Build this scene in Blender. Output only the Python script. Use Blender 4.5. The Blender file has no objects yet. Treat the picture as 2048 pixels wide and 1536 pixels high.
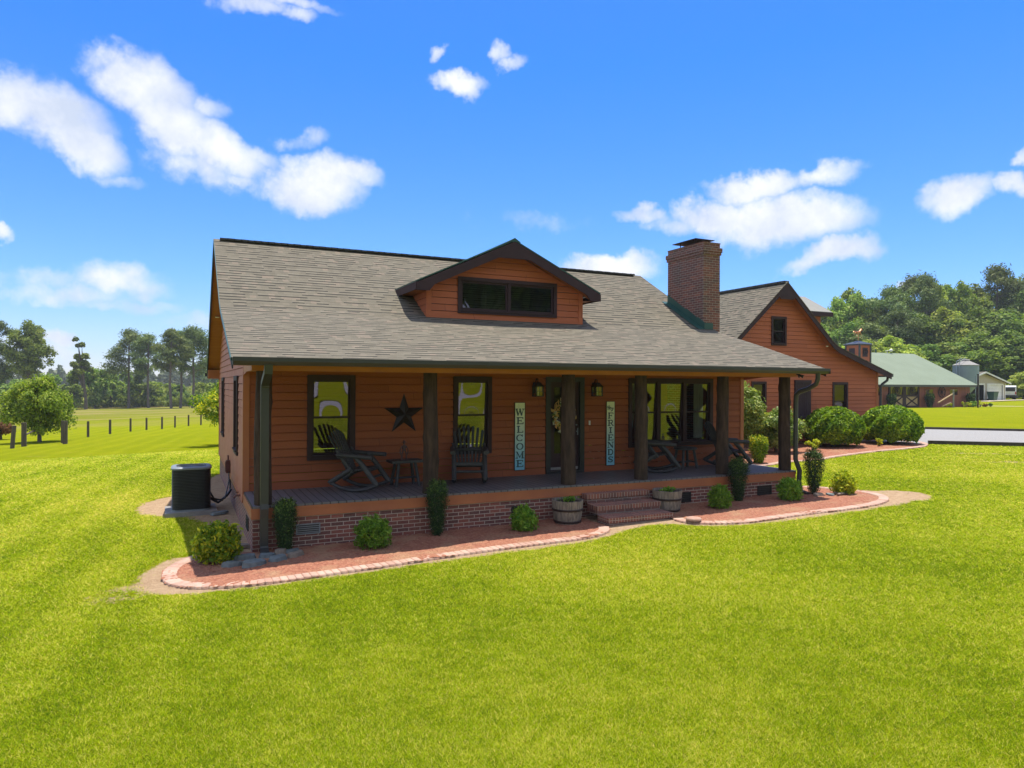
import bpy, math, random
import numpy as np
from mathutils import Matrix, Vector
random.seed(7); RNG = np.random.default_rng(11)
scene = bpy.context.scene
COL = scene.collection
PI = math.pi
# ---------------------------------------------------------------- camera
cam_d = bpy.data.cameras.new('camera'); cam = bpy.data.objects.new('camera', cam_d); COL.objects.link(cam)
scene.camera = cam
CAM = Vector((-1.0165, -12.0674, 2.8024)); YAW, PT, RL, FPX = .4434, .0003, .005, 1381.0
fw = Vector((math.sin(YAW)*math.cos(PT), math.cos(YAW)*math.cos(PT), math.sin(PT)))
r0 = Vector((math.cos(YAW), -math.sin(YAW), 0)); u0 = r0.cross(fw)
rr = r0*math.cos(RL)+u0*math.sin(RL); uu = -r0*math.sin(RL)+u0*math.cos(RL)
cam.matrix_world = Matrix(((rr.x, uu.x, -fw.x, CAM.x), (rr.y, uu.y, -fw.y, CAM.y), (rr.z, uu.z, -fw.z, CAM.z), (0, 0, 0, 1)))
cam_d.sensor_width = 36; cam_d.lens = 36*FPX/2048; cam_d.clip_start = .1; cam_d.clip_end = 6000
scene.render.resolution_x = 1024; scene.render.resolution_y = 768
def direction(px, py):
    return (fw + rr*((px-1024)/FPX) - uu*((py-768)/FPX)).normalized()
# ---------------------------------------------------------------- sun, sky, exposure
SUN = Vector((.155, .135, 1)).normalized()
SUN_STRENGTH, SKY_STRENGTH = 4.6, .15
scene.view_settings.view_transform = 'Standard'; scene.view_settings.look = 'None'
scene.view_settings.gamma = 1; scene.view_settings.exposure = .55
sl = bpy.data.lights.new('sun', 'SUN'); sl.energy = SUN_STRENGTH; sl.angle = math.radians(.53); sl.color = (1, .94, .84)
so = bpy.data.objects.new('sun', sl); COL.objects.link(so)
so.rotation_euler = (-SUN).to_track_quat('-Z', 'Y').to_euler(); so.location = (0, 0, 60)
W = bpy.data.worlds.new('World'); scene.world = W; W.use_nodes = True
nt = W.node_tree; N = nt.nodes; L = nt.links; N.clear()
def nd(nt, t, **k):
    n = nt.nodes.new(t)
    for a, b in k.items():
        setattr(n, a, b)
    return n
def mth(nt, op, a, b=None, c=None, clamp=False):
    n = nt.nodes.new('ShaderNodeMath'); n.operation = op; n.use_clamp = clamp
    for i, v in enumerate((a, b, c)):
        if v is None: continue
        if isinstance(v, (int, float)): n.inputs[i].default_value = v
        else: nt.links.new(v, n.inputs[i])
    return n.outputs[0]
def vmt(nt, op, a, b=None):
    n = nt.nodes.new('ShaderNodeVectorMath'); n.operation = op
    for i, v in enumerate((a, b)):
        if v is None: continue
        if isinstance(v, (tuple, list, Vector)): n.inputs[i].default_value = tuple(v)
        else: nt.links.new(v, n.inputs[i])
    return n
sky = nd(nt, 'ShaderNodeTexSky', sky_type='NISHITA', sun_disc=False, sun_elevation=math.asin(SUN.z), sun_rotation=math.atan2(SUN.x, SUN.y), altitude=0, air_density=1.0, dust_density=.1, ozone_density=2.5)
tc = nd(nt, 'ShaderNodeTexCoord')
nz = nd(nt, 'ShaderNodeTexNoise'); nz.inputs['Scale'].default_value = 9; nz.inputs['Detail'].default_value = 6; nz.inputs['Roughness'].default_value = .6
L.new(tc.outputs['Generated'], nz.inputs['Vector'])
nz2 = nd(nt, 'ShaderNodeTexNoise'); nz2.inputs['Scale'].default_value = 26; nz2.inputs['Detail'].default_value = 5; nz2.inputs['Roughness'].default_value = .62
L.new(tc.outputs['Generated'], nz2.inputs['Vector'])
warp = vmt(nt, 'SCALE', vmt(nt, 'SUBTRACT', nz.outputs['Color'], (.5, .5, .5)).outputs[0]); warp.inputs['Scale'].default_value = .07
warp2 = vmt(nt, 'SCALE', vmt(nt, 'SUBTRACT', nz2.outputs['Color'], (.5, .5, .5)).outputs[0]); warp2.inputs['Scale'].default_value = .026
vec = vmt(nt, 'ADD', vmt(nt, 'ADD', tc.outputs['Generated'], warp.outputs[0]).outputs[0], warp2.outputs[0]).outputs[0]
CLOUDS = [(0,185,105,58,0,1),(95,222,110,62,28,1),(165,285,78,46,22,1),(285,172,98,54,5,1),(345,240,100,58,35,1),(430,295,112,48,28,.95),(405,340,90,34,10,.55),(418,212,34,26,0,.5),
 (630,372,108,52,-8,1.1),(705,358,62,28,5,.8),(612,285,42,22,-15,.45),(482,370,42,15,0,.5),(520,320,50,18,15,.45),(232,350,36,14,0,.4),
 (925,162,56,25,5,1),(880,100,20,11,-20,.55),(1012,120,16,16,0,.5),(1035,135,22,14,0,.5),(500,14,70,22,0,.7),(600,38,34,16,-10,.55),(560,0,100,16,0,.6),
 (1505,368,98,30,-4,1.1),(1560,440,150,58,4,1.2),(1430,430,78,34,0,1),(1340,455,50,18,0,.5),(1650,344,62,24,0,.7),(1285,438,56,15,6,.65),
 (1655,518,92,25,-14,.95),(1910,392,68,36,-6,.95),(2035,368,44,22,8,.8),(2055,315,20,14,0,.7),(1215,540,95,30,3,1.2),(250,562,78,34,8,.7),(150,588,110,22,-4,.5),(250,612,90,13,0,.4),(390,640,70,12,0,.25),(70,560,80,18,-5,.3),
 (4,468,28,15,0,.8),(108,685,38,22,10,.95),(120,715,44,22,0,.55),(20,690,40,18,0,.5),(1810,572,20,16,0,.9),(1070,445,70,12,0,.12)]
acc = None
for (px, py, a, b, rot, s) in CLOUDS:
    c = direction(px, py); t = math.radians(rot)
    e1 = rr*math.cos(t) - uu*math.sin(t); e2 = rr*math.sin(t) + uu*math.cos(t)
    e1 = (e1 - c*e1.dot(c)).normalized(); e2 = (e2 - c*e2.dot(c)).normalized()
    zz = c.dot(fw); ra = a*1.13/FPX*zz; rb = b*1.13/FPX*zz
    d1 = vmt(nt, 'DOT_PRODUCT', vec, e1/ra).outputs['Value']; d2 = vmt(nt, 'DOT_PRODUCT', vec, e2/rb).outputs['Value']
    q = mth(nt, 'ADD', mth(nt, 'POWER', mth(nt, 'SUBTRACT', d1, c.dot(e1)/ra), 2), mth(nt, 'POWER', mth(nt, 'SUBTRACT', d2, c.dot(e2)/rb), 2))
    m = mth(nt, 'MULTIPLY', mth(nt, 'SUBTRACT', 1, q), s)
    acc = m if acc is None else mth(nt, 'MAXIMUM', acc, m)
fr = vmt(nt, 'DOT_PRODUCT', tc.outputs['Generated'], tuple(fw)).outputs['Value']
dens = mth(nt, 'ADD', acc, mth(nt, 'MULTIPLY', mth(nt, 'SUBTRACT', nz2.outputs['Fac'], .5), 1.25))
mr = nd(nt, 'ShaderNodeMapRange', interpolation_type='SMOOTHSTEP'); mr.inputs['From Min'].default_value = -.2; mr.inputs['From Max'].default_value = .95
L.new(dens, mr.inputs['Value'])
dens = mth(nt, 'MULTIPLY', mth(nt, 'MULTIPLY', mr.outputs[0], mth(nt, 'GREATER_THAN', fr, .1)), .97)
# unseen clouds added overhead and behind the viewpoint to brighten the shaded walls
nz3 = nd(nt, 'ShaderNodeTexNoise'); nz3.inputs['Scale'].default_value = 2.6; nz3.inputs['Detail'].default_value = 7; nz3.inputs['Roughness'].default_value = .55
L.new(tc.outputs['Generated'], nz3.inputs['Vector'])
mb_ = nd(nt, 'ShaderNodeMapRange', interpolation_type='SMOOTHSTEP'); mb_.inputs['From Min'].default_value = .40; mb_.inputs['From Max'].default_value = .56; L.new(nz3.outputs['Fac'], mb_.inputs['Value'])
mf_ = nd(nt, 'ShaderNodeMapRange', interpolation_type='SMOOTHSTEP'); mf_.inputs['From Min'].default_value = .58; mf_.inputs['From Max'].default_value = .25; L.new(fr, mf_.inputs['Value'])
dens = mth(nt, 'MAXIMUM', dens, mth(nt, 'MULTIPLY', mth(nt, 'MULTIPLY', mb_.outputs[0], mf_.outputs[0]), .95))
hs = nd(nt, 'ShaderNodeHueSaturation'); hs.inputs['Saturation'].default_value = 1.12; hs.inputs['Value'].default_value = 1.0
L.new(sky.outputs[0], hs.inputs['Color'])
tint = nd(nt, 'ShaderNodeMix', data_type='RGBA', blend_type='MULTIPLY'); tint.inputs[0].default_value = 1
L.new(hs.outputs[0], tint.inputs[6]); 
tz = nd(nt, 'ShaderNodeSeparateXYZ'); L.new(tc.outputs['Generated'], tz.inputs[0])
tr_ = nd(nt, 'ShaderNodeValToRGB'); L.new(tz.outputs['Z'], tr_.inputs[0])
for i_, (p_, c_) in enumerate([(0.0, (.56, .59, .84)), (1.0, (.40, .66, .95)), (.14, (.39, .60, .95)), (.42, (.215, .585, 1.02))]):
    e_ = tr_.color_ramp.elements[i_] if i_ < 2 else tr_.color_ramp.elements.new(p_)
    e_.position = p_; e_.color = c_+(1,)
L.new(tr_.outputs[0], tint.inputs[7])
SKYTINT = tint
cm = nd(nt, 'ShaderNodeMix', data_type='RGBA')
L.new(dens, cm.inputs[0]); L.new(tint.outputs[2], cm.inputs[6])
ccol = nd(nt, 'ShaderNodeMix', data_type='RGBA'); cmr = nd(nt, 'ShaderNodeMapRange'); cmr.inputs['From Min'].default_value = .36; cmr.inputs['From Max'].default_value = .60; L.new(nz.outputs['Fac'], cmr.inputs['Value']); L.new(cmr.outputs[0], ccol.inputs[0])
CW = 1.0/SKY_STRENGTH
ccol.inputs[6].default_value = (.47*CW, .53*CW, .65*CW, 1); ccol.inputs[7].default_value = (.74*CW, .75*CW, .78*CW, 1)
L.new(ccol.outputs[2], cm.inputs[7])
bg = nd(nt, 'ShaderNodeBackground'); bg.inputs['Strength'].default_value = SKY_STRENGTH
L.new(cm.outputs[2], bg.inputs['Color'])
wo = nd(nt, 'ShaderNodeOutputWorld'); L.new(bg.outputs[0], wo.inputs['Surface'])
W.cycles.sampling_method = 'MANUAL'; W.cycles.sample_map_resolution = 512
scene.cycles.max_bounces = 8; scene.cycles.transparent_max_bounces = 12
scene.cycles.sample_clamp_indirect = 6

# ---------------------------------------------------------------- helpers
def gh(x, y):
    x = np.asarray(x, float); y = np.asarray(y, float)
    s = .0187*np.clip(x, -40, 24)
    lf = 1/(1+np.exp(np.clip((x-12)/5-np.clip(y-60, 0, 400)/12, -60, 60)))
    t_ = np.clip((y-190)/150, 0, 1)
    s = s - (np.minimum(.1*np.log1p(np.exp(np.clip((y-10)/5, -30, 60))), 3.4)-3.3*t_*t_*(3-2*t_))*lf
    s = s - .16*np.exp(-((x-78)**2+(y-42)**2)/300) + .42/(1+np.exp(np.clip(-(x-97)/2.5, -60, 60)))/(1+np.exp(-np.clip((y-25)/4, -60, 60)))
    return s
def g(x, y): return float(gh(x, y))
def tag(o, label=None, cat=None, group=None, kind=None):
    if label: o['label'] = label
    if cat: o['category'] = cat
    if group: o['group'] = group
    if kind: o['kind'] = kind
    return o
def thing(name, label, cat, loc=(0, 0, 0), rz=0, group=None):
    o = bpy.data.objects.new(name, None); COL.objects.link(o); o.empty_display_size = .2
    o.location = loc; o.rotation_euler = (0, 0, rz)
    return tag(o, label, cat, group)
def copy_tree(o, parent=None, loc=None, rz=None, sc=None):
    c = o.copy(); COL.objects.link(c)
    if parent is not None: c.parent = parent
    if loc is not None: c.location = loc
    if rz is not None: c.rotation_euler = (0, 0, rz)
    if sc is not None: c.scale = sc
    for ch in list(o.children):
        copy_tree(ch, c)
    return c
class MB:
    def __init__(s): s.v = []; s.f = []; s.m = []; s.sm = []
    def add(s, vs, fs, m=0, smooth=False):
        k = len(s.v); s.v += [tuple(p) for p in vs]
        for f in fs: s.f.append([i+k for i in f]); s.m.append(m); s.sm.append(smooth)
    def quad(s, a, b, c, d, m=0): s.add([a, b, c, d], [(0, 1, 2, 3)], m)
    def poly(s, pts, m=0): s.add(pts, [tuple(range(len(pts)))], m)
    def box(s, x0, x1, y0, y1, z0, z1, m=0, M=None):
        P = [(x, y, z) for z in (z0, z1) for y in (y0, y1) for x in (x0, x1)]
        if M: P = [M(*p) for p in P]
        s.add(P, [(0, 2, 3, 1), (4, 5, 7, 6), (0, 1, 5, 4), (2, 6, 7, 3), (0, 4, 6, 2), (1, 3, 7, 5)], m)
    def prism(s, pts, d, m=0, caps=True):
        """pts: 3D polygon, d: extrusion vector"""
        n = len(pts); P = [tuple(p) for p in pts]+[(p[0]+d[0], p[1]+d[1], p[2]+d[2]) for p in pts]
        fs = [(i, (i+1) % n, n+(i+1) % n, n+i) for i in range(n)]
        if caps: fs += [tuple(range(n-1, -1, -1)), tuple(range(n, 2*n))]
        s.add(P, fs, m)
    def tube(s, path, rad, n=10, m=0, caps=True, flat=1.0):
        path = [Vector(p) for p in path]; K = len(path)
        if isinstance(rad, (int, float)): rad = [rad]*K
        vs = []; up = None
        for i, p in enumerate(path):
            t = (path[min(i+1, K-1)]-path[max(i-1, 0)]).normalized()
            if up is None: up = Vector((0, 0, 1)) if abs(t.z) < .9 else Vector((1, 0, 0))
            a = (up - t*up.dot(t)).normalized(); b = t.cross(a); up = a
            for j in range(n):
                th = 2*PI*j/n; vs.append(p+(a*math.cos(th)*flat+b*math.sin(th))*rad[i])
        fs = [(i*n+j, i*n+(j+1) % n, (i+1)*n+(j+1) % n, (i+1)*n+j) for i in range(K-1) for j in range(n)]
        s.add(vs, fs, m, True)
        if caps: s.add(vs[:n], [tuple(range(n-1, -1, -1))], m); s.add(vs[-n:], [tuple(range(n))], m)
    def lathe(s, prof, c=(0, 0, 0), n=24, m=0, smooth=True):
        vs = [(c[0]+r*math.cos(2*PI*j/n), c[1]+r*math.sin(2*PI*j/n), c[2]+z) for r, z in prof for j in range(n)]
        fs = [(i*n+j, i*n+(j+1) % n, (i+1)*n+(j+1) % n, (i+1)*n+j) for i in range(len(prof)-1) for j in range(n)]
        s.add(vs, fs, m, smooth)
    def build(s, name, mat, parent=None, uv=True):
        me = bpy.data.meshes.new(name); me.from_pydata(s.v, [], s.f); me.validate(clean_customdata=False)
        mats = mat if isinstance(mat, (list, tuple)) else [mat]
        for q in mats: me.materials.append(q)
        if len(me.polygons) == len(s.m):
            me.polygons.foreach_set('material_index', s.m); me.polygons.foreach_set('use_smooth', s.sm)
        if uv: auto_uv(me)
        o = bpy.data.objects.new(name, me); COL.objects.link(o)
        if parent is not None: o.parent = parent
        return o
def auto_uv(me):
    uvl = me.uv_layers.new(name='UVMap'); n = len(me.loops)
    co = np.zeros(len(me.vertices)*3, np.float32); me.vertices.foreach_get('co', co); co = co.reshape(-1, 3)
    vi = np.zeros(n, np.int32); me.loops.foreach_get('vertex_index', vi)
    nf = len(me.polygons); nn = np.zeros(nf*3, np.float32); me.polygons.foreach_get('normal', nn); nn = nn.reshape(-1, 3)
    tot = np.zeros(nf, np.int32); me.polygons.foreach_get('loop_total', tot)
    fi = np.repeat(np.arange(nf), tot)
    nl = nn[fi]; P = co[vi]
    t = np.stack([-nl[:, 1], nl[:, 0], np.zeros(n)], 1); ln = np.linalg.norm(t, axis=1)
    flat = ln < .2; ln[ln == 0] = 1; t /= ln[:, None]; t[flat] = (1, 0, 0)
    b = np.cross(nl, t); uv = np.stack([(P*t).sum(1), (P*b).sum(1)], 1)
    me.uv_layers[0].data.foreach_set('uv', uv.astype(np.float32).ravel())
def np_mesh(name, V, F, mat, parent=None, attr=None, smooth=False):
    """V (n,3), F (m,k) uniform faces"""
    me = bpy.data.meshes.new(name); m, k = F.shape
    me.vertices.add(len(V)); me.vertices.foreach_set('co', V.astype(np.float32).ravel())
    me.loops.add(m*k); me.loops.foreach_set('vertex_index', F.astype(np.int32).ravel())
    me.polygons.add(m); me.polygons.foreach_set('loop_start', np.arange(0, m*k, k, dtype=np.int32))
    if smooth: me.polygons.foreach_set('use_smooth', np.ones(m, bool))
    me.update(calc_edges=True)
    if attr is not None:
        for an, (dom, val) in attr.items():
            a = me.attributes.new(an, 'FLOAT', dom); a.data.foreach_set('value', val.astype(np.float32))
    me.materials.append(mat)
    o = bpy.data.objects.new(name, me); COL.objects.link(o)
    if parent is not None: o.parent = parent
    return o

# ---------------------------------------------------------------- materials
def newmat(name):
    m = bpy.data.materials.new(name); m.use_nodes = True; nt = m.node_tree
    for n in list(nt.nodes): nt.nodes.remove(n)
    out = nt.nodes.new('ShaderNodeOutputMaterial'); p = nt.nodes.new('ShaderNodeBsdfPrincipled')
    nt.links.new(p.outputs[0], out.inputs[0]); return m, nt, p, out
def mixc(nt, fac, a, b, blend='MIX'):
    n = nt.nodes.new('ShaderNodeMix'); n.data_type = 'RGBA'; n.blend_type = blend
    for i, v in ((0, fac), (6, a), (7, b)):
        if isinstance(v, (int, float)): n.inputs[i].default_value = v
        elif isinstance(v, tuple): n.inputs[i].default_value = v if len(v) == 4 else v+(1,)
        else: nt.links.new(v, n.inputs[i])
    return n.outputs[2]
def noise(nt, scale, detail=4, rough=.55, vec=None, sc3=None):
    n = nt.nodes.new('ShaderNodeTexNoise'); n.inputs['Scale'].default_value = scale; n.inputs['Detail'].default_value = detail; n.inputs['Roughness'].default_value = rough
    if vec is None: vec = nt.nodes.new('ShaderNodeTexCoord').outputs['Object']
    if sc3:
        mp = nt.nodes.new('ShaderNodeMapping'); mp.inputs['Scale'].default_value = sc3; nt.links.new(vec, mp.inputs[0]); vec = mp.outputs[0]
    nt.links.new(vec, n.inputs['Vector']); return n.outputs['Fac']
def ramp(nt, v, lo, hi, a=0, b=1):
    n = nt.nodes.new('ShaderNodeMapRange'); n.inputs[1].default_value = lo; n.inputs[2].default_value = hi; n.inputs[3].default_value = a; n.inputs[4].default_value = b
    nt.links.new(v, n.inputs[0]); return n.outputs[0]
def bump(nt, p, h, dist=.01, st=1):
    b = nt.nodes.new('ShaderNodeBump'); b.inputs['Distance'].default_value = dist; b.inputs['Strength'].default_value = st
    nt.links.new(h, b.inputs['Height']); nt.links.new(b.outputs[0], p.inputs['Normal'])
def paint(name, c1, c2, scale=3, rough=.6, sc3=None, bd=0, bscale=60, metal=0, spec=.5, lo=.35, hi=.65):
    m, nt, p, _ = newmat(name)
    f = ramp(nt, noise(nt, scale, 5, .6, sc3=sc3), lo, hi)
    nt.links.new(mixc(nt, f, c1, c2), p.inputs['Base Color'])
    p.inputs['Roughness'].default_value = rough; p.inputs['Metallic'].default_value = metal; p.inputs['Specular IOR Level'].default_value = spec
    if bd: bump(nt, p, noise(nt, bscale, 4, .6, sc3=sc3), bd)
    return m
M = {}
M['siding_side'] = paint('side_wall_siding', (.44, .165, .095), (.38, .115, .055), 1.3, .62, bd=.004, bscale=25, sc3=(1, 1, 2))  # left wall siding, a paler and pinker mix than the front wall
M['trim'] = paint('terracotta_trim', (.42, .14, .055), (.36, .115, .05), 2, .55)
M['beam'] = paint('porch_beam_paint', (.42, .155, .045), (.36, .125, .04), 2, .55)
M['darktrim'] = paint('dark_brown_trim', (.048, .024, .027), (.036, .019, .022), 3, .6, spec=.25)
M['greentrim'] = paint('dark_green_metal', (.02, .075, .06), (.03, .09, .07), 3, .4)
M['gutter'] = paint('bronze_gutter', (.042, .043, .042), (.034, .035, .034), 2, .4, spec=.5)
M['black'] = paint('black_metal', (.012, .012, .013), (.02, .02, .022), 8, .45)
M['ceiling'] = paint('stained_soffit', (.36, .13, .035), (.30, .10, .03), 2, .6, sc3=(1, 8, 1))
M['ridge'] = paint('ridge_shingle', (.05, .05, .045), (.09, .085, .08), 8, .9)
M['concrete'] = paint('concrete', (.30, .29, .27), (.22, .21, .20), 5, .85, bd=.004)
M['white'] = paint('white_paint', (.75, .75, .73), (.65, .65, .64), 2, .5)
M['copper'] = paint('copper', (.62, .25, .11), (.5, .2, .09), 6, .35, metal=.5)
M['log'] = paint('bark_stained_log', (.080, .052, .038), (.034, .024, .019), 5, .85, spec=.15, sc3=(3, 3, .5), bd=.015, bscale=14)
M['rail'] = paint('charcoal_log', (.050, .050, .052), (.028, .029, .032), 6, .6, sc3=(2, 2, 2), bd=.006, bscale=30)
M['fencepost'] = paint('weathered_post', (.12, .095, .07), (.06, .05, .04), 5, .85, sc3=(4, 4, .6), bd=.01, bscale=20)
M['slate'] = paint('slate_stone', (.17, .20, .20), (.10, .12, .125), 9, .7, bd=.01, bscale=22)
M['slate2'] = paint('tan_fieldstone', (.26, .21, .16), (.17, .14, .11), 9, .8, bd=.01, bscale=22)
M['bluesteel'] = paint('galvanised_steel', (.25, .31, .36), (.20, .25, .29), 1.5, .45, metal=.3)
M['acbody'] = paint('ac_casing', (.030, .033, .036), (.022, .024, .027), 3, .5)
M['acring'] = paint('ac_ring', (.22, .25, .27), (.17, .20, .22), 3, .45)
M['meter'] = paint('rusty_box', (.14, .045, .03), (.09, .03, .022), 8, .6)
M['vinyl'] = paint('beige_vinyl', (.44, .38, .29), (.40, .345, .26), 2, .6)
M['hoop'] = paint('rusty_hoop', (.055, .03, .022), (.03, .02, .018), 12, .6, metal=.3)
M['stave'] = paint('grey_oak_stave', (.30, .25, .20), (.13, .11, .09), 6, .85, sc3=(6, 6, .7), bd=.006, bscale=30)
M['potsoil'] = paint('potting_soil', (.06, .045, .035), (.03, .024, .02), 30, .95, bd=.02, bscale=40)
M['timber'] = paint('landscape_timber', (.075, .06, .045), (.04, .035, .028), 4, .85, bd=.01)
M['curtain'] = paint('pale_curtain', (.62, .60, .48), (.45, .44, .36), 10, .8, sc3=(6, 6, .3))
M['starmetal'] = paint('star_metal', (.035, .026, .022), (.02, .017, .015), 6, .45, metal=.3)
M['bark'] = paint('tree_bark', (.15, .12, .095), (.08, .066, .055), 2.5, .9, sc3=(4, 4, .6), bd=.04, bscale=5)
M['pinebark'] = paint('pine_bark', (.19, .15, .125), (.10, .082, .07), 2.5, .9, sc3=(4, 4, .8), bd=.04, bscale=5)
M['gold'] = paint('dried_leaf', (.45, .20, .05), (.5, .36, .12), 25, .7)
M['paleleaf'] = paint('pale_leaf', (.6, .55, .4), (.3, .35, .18), 25, .7)
M['tyre'] = paint('tyre_rubber', (.02, .02, .02), (.03, .03, .03), 6, .8)
M['figurine'] = paint('rusted_figure', (.13, .06, .055), (.05, .03, .03), 20, .6)
def sidingmat(name, c1, c2, ex, z0, spec=.3):
    m, nt, p, _ = newmat(name); tcn = nt.nodes.new('ShaderNodeTexCoord'); sp = nt.nodes.new('ShaderNodeSeparateXYZ'); nt.links.new(tcn.outputs['Object'], sp.inputs[0])
    row = mth(nt, 'FLOOR', mth(nt, 'MULTIPLY', mth(nt, 'SUBTRACT', sp.outputs['Z'], z0), 1/ex))
    w1 = nt.nodes.new('ShaderNodeTexWhiteNoise'); w1.noise_dimensions = '1D'; nt.links.new(row, w1.inputs['W'])
    a = mth(nt, 'ADD', mth(nt, 'MULTIPLY', mth(nt, 'ADD', sp.outputs['X'], sp.outputs['Y']), 1/3.66), mth(nt, 'MULTIPLY', w1.outputs['Value'], 7.0))
    cell = mth(nt, 'ADD', mth(nt, 'FLOOR', a), mth(nt, 'MULTIPLY', row, 17.3)); w2 = nt.nodes.new('ShaderNodeTexWhiteNoise'); w2.noise_dimensions = '1D'; nt.links.new(cell, w2.inputs['W'])
    c = mixc(nt, w2.outputs['Value'], c2, c1); c = mixc(nt, ramp(nt, noise(nt, 2.2, 5, .6, sc3=(1, 1, 3)), .35, .7, 0, .55), c, c2)
    c = mixc(nt, ramp(nt, noise(nt, 14, 4, .65, sc3=(.35, .35, 3)), .5, .8, 0, .28), c, (c1[0]*.6, c1[1]*.6, c1[2]*.7))
    c = mixc(nt, mth(nt, 'LESS_THAN', mth(nt, 'FRACT', a), .0016), c, (.05, .02, .012))
    nt.links.new(c, p.inputs['Base Color']); p.inputs['Roughness'].default_value = .65; p.inputs['Specular IOR Level'].default_value = spec
    bump(nt, p, noise(nt, 25, 4, .6, sc3=(.6, .6, 4)), .004); return m
M['siding_porch'] = sidingmat('shade_darkened_siding', (.35, .102, .037), (.28, .078, .03), .155, .77)  # same siding as the outer walls, porch shade darkened into the colour
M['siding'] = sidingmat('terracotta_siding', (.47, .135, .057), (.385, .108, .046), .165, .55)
def uvnode(nt):
    return nt.nodes.new('ShaderNodeTexCoord').outputs['UV']
def brickmat(name, c1, c2, c3, mortar, bw=.2133, rh=.0677, ms=.0055, off=.5, bd=.006, stain=.25, dark=(.05, .045, .04)):
    m, nt, p, _ = newmat(name); b = nt.nodes.new('ShaderNodeTexBrick'); uv = uvnode(nt)
    nt.links.new(uv, b.inputs['Vector']); b.inputs['Scale'].default_value = 1; b.offset = off; b.squash = 1
    b.inputs['Brick Width'].default_value = bw; b.inputs['Row Height'].default_value = rh; b.inputs['Mortar Size'].default_value = ms
    b.inputs['Mortar Smooth'].default_value = .25; b.inputs['Bias'].default_value = 0
    b.inputs['Color1'].default_value = (0, 0, 0, 1); b.inputs['Color2'].default_value = (1, 1, 1, 1); b.inputs['Mortar'].default_value = (.5, .5, .5, 1)
    bwv = nt.nodes.new('ShaderNodeRGBToBW'); nt.links.new(b.outputs['Color'], bwv.inputs[0])
    col = mixc(nt, ramp(nt, bwv.outputs[0], .0, .5), c1, c2); col = mixc(nt, ramp(nt, bwv.outputs[0], .6, 1), col, c3)
    col = mixc(nt, mth(nt, 'MULTIPLY', ramp(nt, noise(nt, 1.7, 4, .65), .52, .7), stain), col, dark)
    col = mixc(nt, ramp(nt, noise(nt, 40, 3), .3, .8, 0, .3), col, mixc(nt, .5, col, (.5, .4, .35)))
    fac = b.outputs['Fac']
    col = mixc(nt, fac, col, mortar); nt.links.new(col, p.inputs['Base Color']); p.inputs['Roughness'].default_value = .85
    h = mth(nt, 'ADD', mth(nt, 'MULTIPLY', fac, -1), mth(nt, 'MULTIPLY', noise(nt, 60, 3), .3)); bump(nt, p, h, bd)
    return m
M['brick'] = brickmat('foundation_brick', (.22, .054, .036), (.12, .040, .031), (.28, .078, .048), (.50, .41, .33), stain=.35, ms=.0065)
M['chimbrick'] = brickmat('chimney_brick', (.19, .050, .034), (.11, .036, .029), (.25, .075, .045), (.34, .28, .22), stain=.6, ms=.0065)
M['stepbrick'] = brickmat('step_brick', (.30, .085, .05), (.17, .058, .042), (.36, .125, .075), (.44, .36, .29), bw=.0677, rh=.2133, off=0, stain=.4)
M['stepbrick2'] = brickmat('step_course_brick', (.20, .075, .055), (.13, .055, .048), (.26, .11, .08), (.34, .29, .25), stain=.5)
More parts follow.
